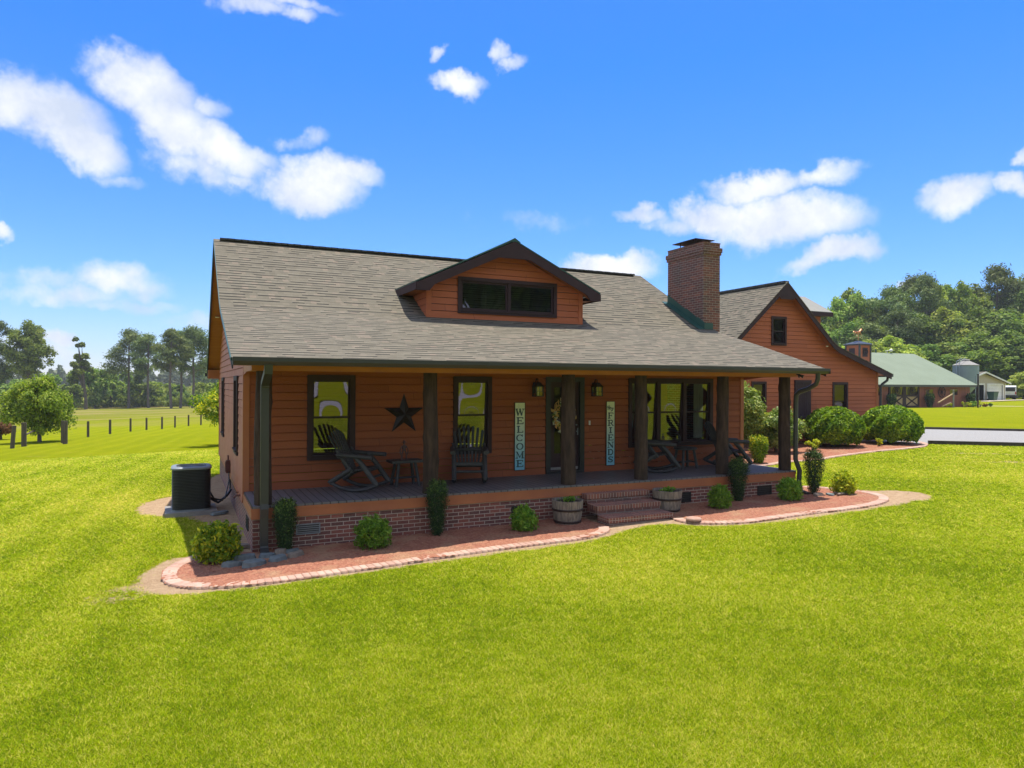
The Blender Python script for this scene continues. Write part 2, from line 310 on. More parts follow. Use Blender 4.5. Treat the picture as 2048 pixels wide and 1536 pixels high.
def shinglemat():
    m, nt, p, _ = newmat('weathered_shingle'); uv = uvnode(nt)
    def bk(wd, rh, ms, seedoff):
        b = nt.nodes.new('ShaderNodeTexBrick'); mp = nt.nodes.new('ShaderNodeMapping'); mp.inputs['Location'].default_value = (seedoff, 0, 0)
        nt.links.new(uv, mp.inputs[0]); nt.links.new(mp.outputs[0], b.inputs['Vector'])
        b.inputs['Scale'].default_value = 1; b.inputs['Brick Width'].default_value = wd; b.inputs['Row Height'].default_value = rh; b.inputs['Mortar Size'].default_value = ms
        b.inputs['Mortar Smooth'].default_value = .1; b.offset = .37; b.offset_frequency = 3; b.inputs['Color1'].default_value = (0, 0, 0, 1); b.inputs['Color2'].default_value = (1, 1, 1, 1); b.inputs['Mortar'].default_value = (.5, .5, .5, 1)
        w = nt.nodes.new('ShaderNodeRGBToBW'); nt.links.new(b.outputs['Color'], w.inputs[0]); return w.outputs[0], b
    RH = .148
    t1, b1 = bk(.26, RH, .0, .1); t2, b2 = bk(.13, RH, 0, 1.7)
    tone = mth(nt, 'ADD', mth(nt, 'MULTIPLY', t1, .6), mth(nt, 'MULTIPLY', t2, .4))
    sep = nt.nodes.new('ShaderNodeSeparateXYZ'); nt.links.new(uv, sep.inputs[0])
    fr = mth(nt, 'FRACT', mth(nt, 'MULTIPLY', sep.outputs['Y'], 1/RH))
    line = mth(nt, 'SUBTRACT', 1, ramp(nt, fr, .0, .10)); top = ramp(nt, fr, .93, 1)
    tab = ramp(nt, t1, .34, .42)        # wider shadow edge painted dark along thick tabs
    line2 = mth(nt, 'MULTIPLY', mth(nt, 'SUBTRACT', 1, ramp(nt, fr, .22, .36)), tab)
    dk = mth(nt, 'MAXIMUM', mth(nt, 'MULTIPLY', line, .7), mth(nt, 'MULTIPLY', line2, .97))  # shadow lines of rows and tabs, put into the colour
    c = mixc(nt, tone, (.095, .084, .062), (.185, .166, .125))
    c = mixc(nt, ramp(nt, t2, .8, 1, 0, .5), c, (.24, .17, .13))
    c = mixc(nt, ramp(nt, noise(nt, .6, 4, .6), .35, .7, 0, .35), c, (.15, .13, .095))
    c = mixc(nt, ramp(nt, noise(nt, 90, 2), .3, .7, 0, .35), c, (.24, .215, .165))
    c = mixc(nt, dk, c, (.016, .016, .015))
    nt.links.new(c, p.inputs['Base Color']); p.inputs['Roughness'].default_value = .95; p.inputs['Specular IOR Level'].default_value = .2
    h = mth(nt, 'ADD', mth(nt, 'MULTIPLY', mth(nt, 'SUBTRACT', 1, fr), .6), mth(nt, 'MULTIPLY', tab, .5)); bump(nt, p, h, .008)
    return m
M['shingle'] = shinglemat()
def plankmat(name, c1, c2, c3, w=.14, rough=.75, axis='X', gap=.04):
    m, nt, p, _ = newmat(name); tcn = nt.nodes.new('ShaderNodeTexCoord'); sep = nt.nodes.new('ShaderNodeSeparateXYZ'); nt.links.new(tcn.outputs['Object'], sep.inputs[0])
    a = mth(nt, 'MULTIPLY', sep.outputs[axis], 1/w); fr = mth(nt, 'FRACT', a); fl = mth(nt, 'FLOOR', a)
    wn = nt.nodes.new('ShaderNodeTexWhiteNoise'); wn.noise_dimensions = '1D'; nt.links.new(fl, wn.inputs['W'])
    c = mixc(nt, wn.outputs['Value'], c1, c2)
    c = mixc(nt, ramp(nt, noise(nt, 3, 5, .6, sc3=(8, 1, 1) if axis == 'X' else (1, 1, 1)), .4, .7), c, c3)
    gp = mth(nt, 'ADD', mth(nt, 'LESS_THAN', fr, gap), mth(nt, 'GREATER_THAN', fr, 1-gap), clamp=True)
    c = mixc(nt, gp, c, (.012, .012, .012)); nt.links.new(c, p.inputs['Base Color']); p.inputs['Roughness'].default_value = rough
    bump(nt, p, mth(nt, 'SUBTRACT', 1, gp), .006); return m
M['deck'] = plankmat('weathered_deck_boards', (.15, .15, .17), (.10, .10, .115), (.17, .15, .15), rough=.5, gap=.06)
M['barnboard'] = plankmat('barn_boards', (.32, .10, .062), (.25, .08, .05), (.38, .13, .08), w=.3)
M['barndoor'] = plankmat('tan_door_boards', (.42, .29, .15), (.36, .25, .13), (.46, .33, .18), w=.25, gap=.03)
def ribmat(name, c1, c2, w=.3, axis='X', rough=.35, metal=.0):
    m, nt, p, _ = newmat(name); tcn = nt.nodes.new('ShaderNodeTexCoord'); sep = nt.nodes.new('ShaderNodeSeparateXYZ'); nt.links.new(tcn.outputs['Object'], sep.inputs[0])
    fr = mth(nt, 'FRACT', mth(nt, 'MULTIPLY', sep.outputs[axis], 1/w)); rib = mth(nt, 'LESS_THAN', fr, .14)
    nt.links.new(mixc(nt, ramp(nt, noise(nt, .5, 4), .3, .7), c1, c2), p.inputs['Base Color']); p.inputs['Roughness'].default_value = rough; p.inputs['Metallic'].default_value = metal
    bump(nt, p, rib, .02); return m
M['greenroof'] = ribmat('pale_green_metal_roof', (.165, .205, .13), (.19, .235, .155), w=.9, rough=.7)
M['dormermetal'] = ribmat('dormer_metal_roof', (.22, .215, .18), (.26, .25, .21), w=.3, rough=.6)
M['steelrib'] = ribmat('ribbed_steel', (.24, .31, .37), (.19, .26, .31), w=.18, axis='Z', rough=.5)
def glassmat(name, refl=.18, tint=(.88, .84, 1.0), trans=(.55, .6, .6)):
    m = bpy.data.materials.new(name); m.use_nodes = True; nt = m.node_tree
    for n in list(nt.nodes): nt.nodes.remove(n)
    out = nt.nodes.new('ShaderNodeOutputMaterial'); mx = nt.nodes.new('ShaderNodeMixShader'); gl = nt.nodes.new('ShaderNodeBsdfGlossy'); tr = nt.nodes.new('ShaderNodeBsdfTransparent')
    gl.inputs['Color'].default_value = tint+(1,); gl.inputs['Roughness'].default_value = .0; tr.inputs['Color'].default_value = trans+(1,)
    mx.inputs[0].default_value = refl; nt.links.new(tr.outputs[0], mx.inputs[1]); nt.links.new(gl.outputs[0], mx.inputs[2]); nt.links.new(mx.outputs[0], out.inputs[0]); return m
M['glass'] = glassmat('window_glass')
M['glass2'] = glassmat('dormer_glass', .10)
M['glass3'] = glassmat('door_glass', .03, trans=(.35, .38, .38))
M['lampglass'] = glassmat('lantern_glass', .10, (.8, .8, .9), (.8, .8, .75))
def leafmat(name, cols, trl=.35, rough=.6, spec=.18, vari=.3):
    m, nt, p, out = newmat(name); at = nt.nodes.new('ShaderNodeAttribute'); at.attribute_name = 'rnd'
    cr = nt.nodes.new('ShaderNodeValToRGB'); nt.links.new(at.outputs['Fac'], cr.inputs[0]); cr.color_ramp.interpolation = 'LINEAR'
    els = cr.color_ramp.elements
    for i, (pos, c) in enumerate(cols):
        e = els[i] if i < 2 else els.new(pos)
        e.position = pos; e.color = c+(1,)
    oi = nt.nodes.new('ShaderNodeObjectInfo')
    hv = nt.nodes.new('ShaderNodeHueSaturation'); nt.links.new(cr.outputs[0], hv.inputs['Color'])
    nt.links.new(ramp(nt, oi.outputs['Random'], 0, 1, .5-.03*vari*5*.5, .5+.03*vari*5*.5), hv.inputs['Hue'])
    rnd2 = mth(nt, 'FRACT', mth(nt, 'MULTIPLY', oi.outputs['Random'], 7.31)); nt.links.new(ramp(nt, rnd2, 0, 1, 1-vari, 1+vari), hv.inputs['Value'])
    nt.links.new(hv.outputs[0], p.inputs['Base Color']); p.inputs['Roughness'].default_value = rough; p.inputs['Specular IOR Level'].default_value = spec
    tl = nt.nodes.new('ShaderNodeBsdfTranslucent'); tcol = mixc(nt, 1.0, hv.outputs[0], (1.25, 1.3, .5), 'MULTIPLY'); nt.links.new(tcol, tl.inputs['Color'])
    mx = nt.nodes.new('ShaderNodeMixShader'); mx.inputs[0].default_value = trl; nt.links.new(p.outputs[0], mx.inputs[1]); nt.links.new(tl.outputs[0], mx.inputs[2]); nt.links.new(mx.outputs[0], out.inputs[0]); return m
M['leaf_broad'] = leafmat('broadleaf_foliage', [(0, (.055, .115, .018)), (1, (.42, .47, .12)), (.5, (.17, .255, .042)), (.9, (.30, .37, .08))])
M['leaf_light'] = leafmat('light_broadleaf_foliage', [(0, (.11, .19, .025)), (1, (.58, .60, .18)), (.5, (.27, .37, .055))])
M['leaf_pine'] = leafmat('pine_needles', [(0, (.05, .095, .03)), (1, (.25, .29, .09)), (.5, (.12, .175, .048))], trl=.2)
M['leaf_bush'] = leafmat('glossy_shrub_leaves', [(0, (.03, .075, .008)), (1, (.60, .68, .07)), (.35, (.10, .20, .015)), (.75, (.32, .45, .03))], trl=.35, rough=.5, spec=.2, vari=.1)
M['leaf_camellia'] = leafmat('camellia_leaves', [(0, (.07, .14, .025)), (1, (.55, .56, .2)), (.5, (.20, .27, .05))], trl=.35, rough=.45, spec=.3, vari=.1)
M['leaf_nandina'] = leafmat('nandina_leaves', [(0, (.07, .17, .02)), (1, (.34, .48, .07)), (.5, (.16, .32, .035))], trl=.4, vari=.1)
M['leaf_yellow'] = leafmat('yellow_green_leaves', [(0, (.12, .20, .012)), (1, (.80, .72, .05)), (.5, (.42, .48, .03))], trl=.4, vari=.05)
M['leaf_mixed'] = leafmat('green_gold_leaves', [(0, (.06, .14, .012)), (1, (.85, .72, .04)), (.5, (.20, .32, .022))], trl=.4, vari=.05)
M['leaf_yew'] = leafmat('yew_needles', [(0, (.012, .03, .010)), (1, (.16, .24, .05)), (.5, (.03, .065, .018))], trl=.15, vari=.1)
M['leaf_red'] = leafmat('russet_leaves', [(0, (.16, .07, .04)), (1, (.35, .22, .10)), (.5, (.25, .12, .06))], trl=.3, vari=.05)
M['leaf_tree'] = leafmat('pear_tree_leaves', [(0, (.09, .16, .02)), (1, (.50, .52, .08)), (.5, (.24, .33, .035))], trl=.4, vari=.05)
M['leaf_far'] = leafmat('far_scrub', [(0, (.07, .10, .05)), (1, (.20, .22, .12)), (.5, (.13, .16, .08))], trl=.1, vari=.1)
M['leaf_grassy'] = leafmat('meadow_scrub', [(0, (.10, .15, .02)), (1, (.32, .34, .06)), (.5, (.2, .25, .04))], trl=.3, vari=.15)
M['blade'] = leafmat('grass_blades', [(0, (.06, .12, .006)), (1, (.78, .66, .16)), (.3, (.24, .365, .006)), (.7, (.48, .545, .010))], trl=.35, rough=.7, spec=.06, vari=0)
# ---------------------------------------------------------------- terrain
def smooth_poly(pts, it=2):
    for _ in range(it):
        q = []
        for i in range(len(pts)):
            a = pts[i]; b = pts[(i+1) % len(pts)]
            q += [(a[0]*.75+b[0]*.25, a[1]*.75+b[1]*.25), (a[0]*.25+b[0]*.75, a[1]*.25+b[1]*.75)]
        pts = q
    return pts
def smooth_line(pts, it=2):
    for _ in range(it):
        q = [pts[0]]
        for a, b in zip(pts[:-1], pts[1:]):
            q += [(a[0]*.75+b[0]*.25, a[1]*.75+b[1]*.25), (a[0]*.25+b[0]*.75, a[1]*.25+b[1]*.75)]
        pts = q+[pts[-1]]
    return pts
def inpoly(X, Y, poly):
    r = np.zeros(X.shape, bool); n = len(poly); j = n-1
    for i in range(n):
        xi, yi = poly[i]; xj, yj = poly[j]
        c = ((yi > Y) != (yj > Y)) & (X < (xj-xi)*(Y-yi)/((yj-yi) or 1e-9)+xi); r ^= c; j = i
    return r
def dist_poly(X, Y, poly, closed=True):
    d = np.full(X.shape, 1e9); n = len(poly)
    for i in range(n if closed else n-1):
        ax, ay = poly[i]; bx, by = poly[(i+1) % n]; vx, vy = bx-ax, by-ay; l2 = vx*vx+vy*vy or 1e-9
        t = np.clip(((X-ax)*vx+(Y-ay)*vy)/l2, 0, 1); d = np.minimum(d, np.hypot(X-ax-t*vx, Y-ay-t*vy))
    return d
EDGE1 = smooth_line([(-.75, .32), (-1.05, .02), (-1.25, -.35), (-1.32, -.85), (-1.22, -1.35), (-.85, -1.75), (-.2, -1.93), (.5, -1.91), (1.2, -1.88), (2.0, -1.83), (2.8, -1.75), (3.7, -1.71), (4.64, -1.72), (5.43, -1.74), (5.98, -1.5), (6.2, -1.15)], 2)
EDGE2 = smooth_line([(7.72, -1.12), (7.66, -1.42), (7.95, -1.78), (8.6, -2.08), (9.6, -2.06), (10.7, -2.04), (11.6, -2.1), (12.6, -2.02), (13.35, -1.72), (13.75, -1.15), (13.65, -.4), (13.2, .55), (12.5, .75)], 2)
EDGE3 = smooth_line([(12.4, 4.6), (13.6, 3.9), (15.5, 3.95), (16.6, 4.35), (17.9, 4.1), (18.7, 4.42), (20.0, 4.66), (22.0, 4.95), (23.7, 4.95), (24.8, 5.15), (26.2, 5.9), (26.95, 6.7), (27.2, 7.3)], 2)
BED1 = EDGE1 + [(6.2, .1), (-.1, .1)]
BED2 = EDGE2 + [(12.2, .1), (7.7, .1)]
BED3 = EDGE3 + [(27.2, 8.4), (12.4, 8.4)]
DRIVE = [(22.5, 9.2), (26.05, 6.25), (28.9, 3.86), (40, -5.5), (70, -30), (80, -22), (60, -9), (38.5, 9.0), (35.05, 12.4), (31, 16), (27, 19), (26.4, 12.6)]
WORN = [(22.6, .9, 1.6, .35), (24.5, 2.6, 2.2, .4), (20.5, -1.6, 1.2, .25), (-1.7, -1.4, .5, .8)]
SOILS = [smooth_poly([(-.1, 11.6), (-.5, 9.5), (-.9, 7.6), (-1.8, 6.9), (-2.05, 5.7), (-1.9, 4.9), (-1.3, 4.2), (-.85, 3.9), (-.5, 2.6), (-.3, 1.2), (-.2, .3), (.3, .2), (.3, 11.6)]),
         smooth_poly([(-1.2, .4), (-1.55, -.3), (-1.66, -1.0), (-1.45, -1.7), (-.6, -2.05), (3, -1.9), (5.6, -1.9), (6.4, -1.4), (7.4, -1.3), (7.9, -2.0), (9, -2.25), (12.6, -2.25), (13.6, -2.1), (14.3, -1.7), (14.2, -.9), (13.8, -.1), (13.4, .8), (12, .9), (0, .5)]),
         smooth_poly([(13.6, -2.3), (14.6, -1.9), (14.9, -1.2), (14.2, -.6), (13.4, -1)])]
def soil_amount(X, Y):
    s = np.zeros(X.shape)
    for P in SOILS:
        bb = (X > min(p[0] for p in P)-1) & (X < max(p[0] for p in P)+1) & (Y > min(p[1] for p in P)-1) & (Y < max(p[1] for p in P)+1)
        x = X[bb]; y = Y[bb]
        if x.size == 0: continue
        d = dist_poly(x, y, P); ins = inpoly(x, y, P); v = np.where(ins, .5+d/.3, .5-d/.3); s[bb] = np.maximum(s[bb], np.clip(v, 0, 1))
    for (wx, wy, ra, rb) in WORN:
        dx = (X-wx)*.78+(Y-wy)*-.62; dy = (X-wx)*.62+(Y-wy)*.78; s = np.maximum(s, np.clip(.62-.5*((dx/ra)**2+(dy/rb)**2), 0, .5))
    return s
def grow(a, b, st, ext, k=1.13):
    c = list(np.arange(a, b+1e-6, st)); s = st; x = c[-1]
    while x < ext: s *= k; x += s; c.append(x)
    s = st; x = c[0]; f = []
    while x > -ext: s *= k; x -= s; f.append(x)
    return np.array(f[::-1]+c)
gx = grow(-9, 30, .16, 2200); gy = grow(-14, 13, .16, 2200)
GX, GY = np.meshgrid(gx, gy); GZ = gh(GX, GY)
rngf = np.random.default_rng(3)
far = np.clip((np.hypot(GX, GY)-60)/200, 0, 1)
GZ = GZ + far*(.5*np.sin(GX*.021+1)*np.sin(GY*.017))
nx, ny = len(gx), len(gy)
idx = np.arange(nx*ny).reshape(ny, nx)
F = np.stack([idx[:-1, :-1], idx[:-1, 1:], idx[1:, 1:], idx[1:, :-1]], -1).reshape(-1, 4)
S = soil_amount(GX.ravel(), GY.ravel())
def groundmat():
    m, nt, p, _ = newmat('lawn_ground'); co = nt.nodes.new('ShaderNodeTexCoord').outputs['Object']
    n1 = noise(nt, .35, 4, .6); n2 = noise(nt, 2.2, 5, .6); n3 = noise(nt, 22, 4, .65); n4 = noise(nt, 90, 3, .7)
    c = mixc(nt, ramp(nt, n1, .35, .65), (.175, .22, .004), (.24, .262, .006))
    c = mixc(nt, ramp(nt, n2, .4, .75, 0, .6), c, (.33, .30, .02))
    c = mixc(nt, ramp(nt, n3, .3, .7, 0, .5), c, (.14, .19, .005))
    c = mixc(nt, ramp(nt, n4, .45, .8, 0, .5), c, (.36, .34, .02))
    # mowing passes on the side lawn
    sp = nt.nodes.new('ShaderNodeSeparateXYZ'); nt.links.new(co, sp.inputs[0])
    lin = mth(nt, 'ADD', mth(nt, 'MULTIPLY', sp.outputs['X'], 1.0), mth(nt, 'MULTIPLY', sp.outputs['Y'], -.18))
    lin = mth(nt, 'ADD', lin, mth(nt, 'MULTIPLY', noise(nt, .05, 2), 2.5))
    w = mth(nt, 'SINE', mth(nt, 'MULTIPLY', lin, 5.2)); left = ramp(nt, sp.outputs['X'], 1, -1.5)
    left = mth(nt, 'MULTIPLY', left, ramp(nt, sp.outputs['Y'], 0, 4))
    c = mixc(nt, mth(nt, 'MULTIPLY', ramp(nt, w, .1, 1, 0, .30), left), c, (.29, .33, .012))
    c = mixc(nt, mth(nt, 'MULTIPLY', ramp(nt, w, -.2, -1, 0, .22), left), c, (.18, .235, .005))
    # drier pasture beyond the fence
    fy = ramp(nt, mth(nt, 'ADD', sp.outputs['Y'], mth(nt, 'MULTIPLY', noise(nt, .06, 4), 60)), 75, 125)
    fy = mth(nt, 'MULTIPLY', fy, ramp(nt, sp.outputs['X'], 45, 20))
    dry = mixc(nt, ramp(nt, noise(nt, .045, 5, .6, sc3=(1, 2.5, 1)), .42, .62), (.16, .175, .018), (.27, .21, .09))
    c = mixc(nt, mth(nt, 'MULTIPLY', fy, .92), c, dry)
    at = nt.nodes.new('ShaderNodeAttribute'); at.attribute_name = 'soil'
    sf = ramp(nt, mth(nt, 'ADD', at.outputs['Fac'], mth(nt, 'MULTIPLY', mth(nt, 'SUBTRACT', noise(nt, 4, 6, .75), .5), 1.9)), .42, .62)
    sc = mixc(nt, ramp(nt, noise(nt, 9, 5, .65), .35, .65), (.54, .38, .24), (.40, .26, .155))
    sc = mixc(nt, ramp(nt, noise(nt, 60, 3, .65), .45, .75), sc, (.60, .46, .31))
    c = mixc(nt, sf, c, sc)
    # thin worn patches in the lawn
    wn = ramp(nt, noise(nt, .55, 5, .7), .63, .73, 0, .5); c = mixc(nt, wn, c, (.32, .25, .09))
    nt.links.new(c, p.inputs['Base Color']); p.inputs['Roughness'].default_value = 1; p.inputs['Specular IOR Level'].default_value = .0
    bump(nt, p, mth(nt, 'ADD', n4, n3), .03); return m
M['ground'] = groundmat()
gnd = np_mesh('ground', np.stack([GX.ravel(), GY.ravel(), GZ.ravel()], 1), F, M['ground'], attr={'soil': ('POINT', S)}, smooth=True)
gnd['kind'] = 'structure'
# ---- mulch beds
def mulchmat():
    m, nt, p, _ = newmat('brick_chip_mulch'); v = nt.nodes.new('ShaderNodeTexVoronoi'); v.inputs['Scale'].default_value = 28
    nt.links.new(nt.nodes.new('ShaderNodeTexCoord').outputs['Object'], v.inputs['Vector'])
    bwv = nt.nodes.new('ShaderNodeRGBToBW'); nt.links.new(v.outputs['Color'], bwv.inputs[0])
    c = mixc(nt, bwv.outputs[0], (.26, .085, .048), (.44, .19, .11)); c = mixc(nt, ramp(nt, noise(nt, 1.3, 5, .65), .48, .7, 0, .75), c, (.42, .27, .15))
    c = mixc(nt, ramp(nt, noise(nt, 50, 3), .6, .8), c, (.15, .07, .045)); nt.links.new(c, p.inputs['Base Color']); p.inputs['Roughness'].default_value = .95
    bump(nt, p, mth(nt, 'ADD', v.outputs['Distance'], noise(nt, 40, 3)), .025); return m
M['mulch'] = mulchmat()
def bed(name, poly, st=.05):
    x0 = min(p[0] for p in poly); x1 = max(p[0] for p in poly); y0 = min(p[1] for p in poly); y1 = max(p[1] for p in poly)
    xs = np.arange(x0-st, x1+2*st, st); ys = np.arange(y0-st, y1+2*st, st); X, Y = np.meshgrid(xs, ys)
    rg = np.random.default_rng(5); Z = gh(X, Y)+.03+rg.normal(0, .005, X.shape)+.012*np.sin(X*3.1)*np.sin(Y*4.3+X)
    id_ = np.arange(X.size).reshape(X.shape); cx = (X[:-1, :-1]+st/2); cy = (Y[:-1, :-1]+st/2); k = inpoly(cx, cy, poly)
    Fq = np.stack([id_[:-1, :-1], id_[:-1, 1:], id_[1:, 1:], id_[1:, :-1]], -1)[k]
    o = np_mesh(name, np.stack([X.ravel(), Y.ravel(), Z.ravel()], 1), Fq.reshape(-1, 4), M['mulch'], smooth=True); o['kind'] = 'structure'; return o
bed('mulch_bed', BED1); bed('mulch_bed', BED2); bed('mulch_bed', BED3, .08)
# ---- brick edging: every curb a row of separate bricks in one mesh
M['edgebrick'] = None
def edgemat():
    m, nt, p, _ = newmat('pink_edging_brick'); at = nt.nodes.new('ShaderNodeAttribute'); at.attribute_name = 'rnd'
    c = mixc(nt, at.outputs['Fac'], (.40, .225, .165), (.51, .35, .27)); c = mixc(nt, ramp(nt, noise(nt, 14, 4, .65), .45, .75, 0, .6), c, (.55, .42, .34))
    c = mixc(nt, ramp(nt, noise(nt, 6, 4, .6), .6, .8, 0, .5), c, (.30, .17, .12))
    nt.links.new(c, p.inputs['Base Color']); p.inputs['Roughness'].default_value = .85; bump(nt, p, noise(nt, 50, 3), .006); return m
M['edgebrick'] = edgemat()
def edging(line, label, w=.2, step=.105, h=.07, inward=1):
    pts = [Vector((a, b)) for a, b in line]; V = []; Fc = []; R = []; rg = random.Random(4)
    d = 0; seg = 0; pos = 0; acc_ = []
    L_ = [0]
    for a, b in zip(pts[:-1], pts[1:]): L_.append(L_[-1]+(b-a).length)
    def at(s):
        for i in range(len(pts)-1):
            if s <= L_[i+1] or i == len(pts)-2:
                t = (s-L_[i])/max(1e-6, L_[i+1]-L_[i]); return pts[i].lerp(pts[i+1], t), (pts[i+1]-pts[i]).normalized()
    s = step/2
    while s < L_[-1]:
        c, t = at(s); nrm = Vector((-t.y, t.x))*inward; tl = rg.uniform(-.004, .004); gap = .005
        z = g(c.x, c.y)-.03; zt = z+h+rg.uniform(-.002, .002); k = len(V); ln = step-gap
        for (zz, ins) in ((z, 0), (zt-.008, 0), (zt, .008)):
            for (u, v) in ((-1, 0), (1, 0), (1, 1), (-1, 1)):
                q = c + t*(u*(ln/2-ins)+tl*v*.5) + nrm*(v*(w-2*ins)+ins+tl*.6)
                V.append((q.x, q.y, zz+(rg.uniform(-.002, .002) if zz == zt else 0)))
        for a in (0, 4):
            for i in range(4): Fc.append((k+a+i, k+a+(i+1) % 4, k+a+4+(i+1) % 4, k+a+4+i))
        Fc.append((k+8, k+9, k+10, k+11)); R += [rg.random()]*9; s += step
    o = np_mesh('brick_edging', np.array(V), np.array(Fc), M['edgebrick'], attr={'rnd': ('FACE', np.array(R))})
    tag(o, label, 'garden edging', 'pink brick edging round the flower beds'); return o
edging(EDGE1, 'pink brick edging curving round the long flower bed left of the porch steps')
edging(EDGE2, 'pink brick edging round the flower bed right of the porch steps')
edging(EDGE3, 'pink brick edging winding past the big bushes of the rear gabled wing')
# ---- driveway and paths
def gravelmat():
    m, nt, p, _ = newmat('pale_gravel'); c = mixc(nt, ramp(nt, noise(nt, 16, 5, .7), .3, .7), (.23, .22, .21), (.37, .36, .34)); c = mixc(nt, ramp(nt, noise(nt, .8, 4, .6), .4, .7, 0, .5), c, (.30, .29, .27))
    nt.links.new(c, p.inputs['Base Color']); p.inputs['Roughness'].default_value = .9; bump(nt, p, noise(nt, 30, 4, .7), .03); return m
M['gravel'] = gravelmat()
def sheet(name, poly, mat, dz=.03, st=.5):
    x0 = min(p[0] for p in poly); x1 = max(p[0] for p in poly); y0 = min(p[1] for p in poly); y1 = max(p[1] for p in poly)
    import bmesh
    bm = bmesh.new(); vs = [bm.verts.new((a, b, 0)) for a, b in poly]; bm.faces.new(vs)
    for ax, lo, hi in ((0, x0, x1), (1, y0, y1)):
        for c in np.arange(lo+st, hi, st):
            nrm = (1, 0, 0) if ax == 0 else (0, 1, 0); co = (c, 0, 0) if ax == 0 else (0, c, 0)
            bmesh.ops.bisect_plane(bm, geom=bm.verts[:]+bm.edges[:]+bm.faces[:], plane_co=co, plane_no=nrm, dist=1e-5)
    for v in bm.verts: v.co.z = g(v.co.x, v.co.y)+dz
    bmesh.ops.recalc_face_normals(bm, faces=bm.faces[:])
    me = bpy.data.meshes.new(name); bm.to_mesh(me); bm.free(); me.materials.append(mat); o = bpy.data.objects.new(name, me); COL.objects.link(o); o['kind'] = 'structure'; return o
sheet('driveway', DRIVE, M['gravel'], .035, 2)
def ribbon(name, line, w, mat, dz=.03):
    V = []; F_ = []
    P = [Vector(p) for p in line]
    for i, p in enumerate(P):
        t = (P[min(i+1, len(P)-1)]-P[max(i-1, 0)]).normalized(); n = Vector((-t.y, t.x))
        for s in (-1, 1):
            q = p+n*s*w/2; V.append((q.x, q.y, g(q.x, q.y)+dz))
    for i in range(len(P)-1): F_.append((2*i, 2*i+1, 2*i+3, 2*i+2))
    o = np_mesh(name, np.array(V), np.array(F_), mat, smooth=True); o['kind'] = 'structure'; return o
M['path'] = paint('sandy_track', (.50, .42, .30), (.42, .36, .24), .5, .9)
ribbon('farm_track', smooth_line([(88.5, 41.2), (90.3, 38.6), (93, 33), (97, 27), (104, 19)], 3), 1.1, M['path'])
ribbon('farm_track', smooth_line([(99, 46.6), (104, 46.4), (110, 46.9), (124, 46)], 3), 2.2, M['path'], .05)
# circular drive out in front of the house (seen in the window reflections)
CIRC = [(13+10*math.cos(a), -26+10*math.sin(a)) for a in np.linspace(0, 2*PI, 49)]
ribbon('driveway', CIRC, 2.0, M['gravel']); ribbon('driveway', smooth_line([(22, -23), (32, -19), (50, -20), (90, -30)], 3), 2.2, M['gravel'])
ribbon('driveway', smooth_line([(3.5, -28), (-8, -30), (-22, -38), (-30, -60)], 3), 2.2, M['gravel'])
def timber(line, label, w=.14, h=.15):
    mb = MB(); P = [Vector(p) for p in line]
    for a, b in zip(P[:-1], P[1:]):
        n = max(1, round((b-a).length/2.4)); t = (b-a).normalized(); q = Vector((-t.y, t.x))*w/2
        for i in range(n):
            s = a.lerp(b, i/n)+t*.01; e = a.lerp(b, (i+1)/n)-t*.01; pts = [s-q, e-q, e+q, s+q]
            mb.prism([(p.x, p.y, g(p.x, p.y)-.02) for p in pts], (0, 0, h+.02))
    tag(mb.build('timber_edging', M['timber']), label, 'timber edging', 'dark timbers along the gravel drive')
timber([(26.35, 6.05), (28.9, 3.9), (40, -5.45), (70, -30)], 'dark timber edging on the near side of the gravel drive')
timber([(35.0, 12.45), (38.5, 9.05), (60, -8.9), (80, -22)], 'dark timber edging on the far side of the gravel drive')
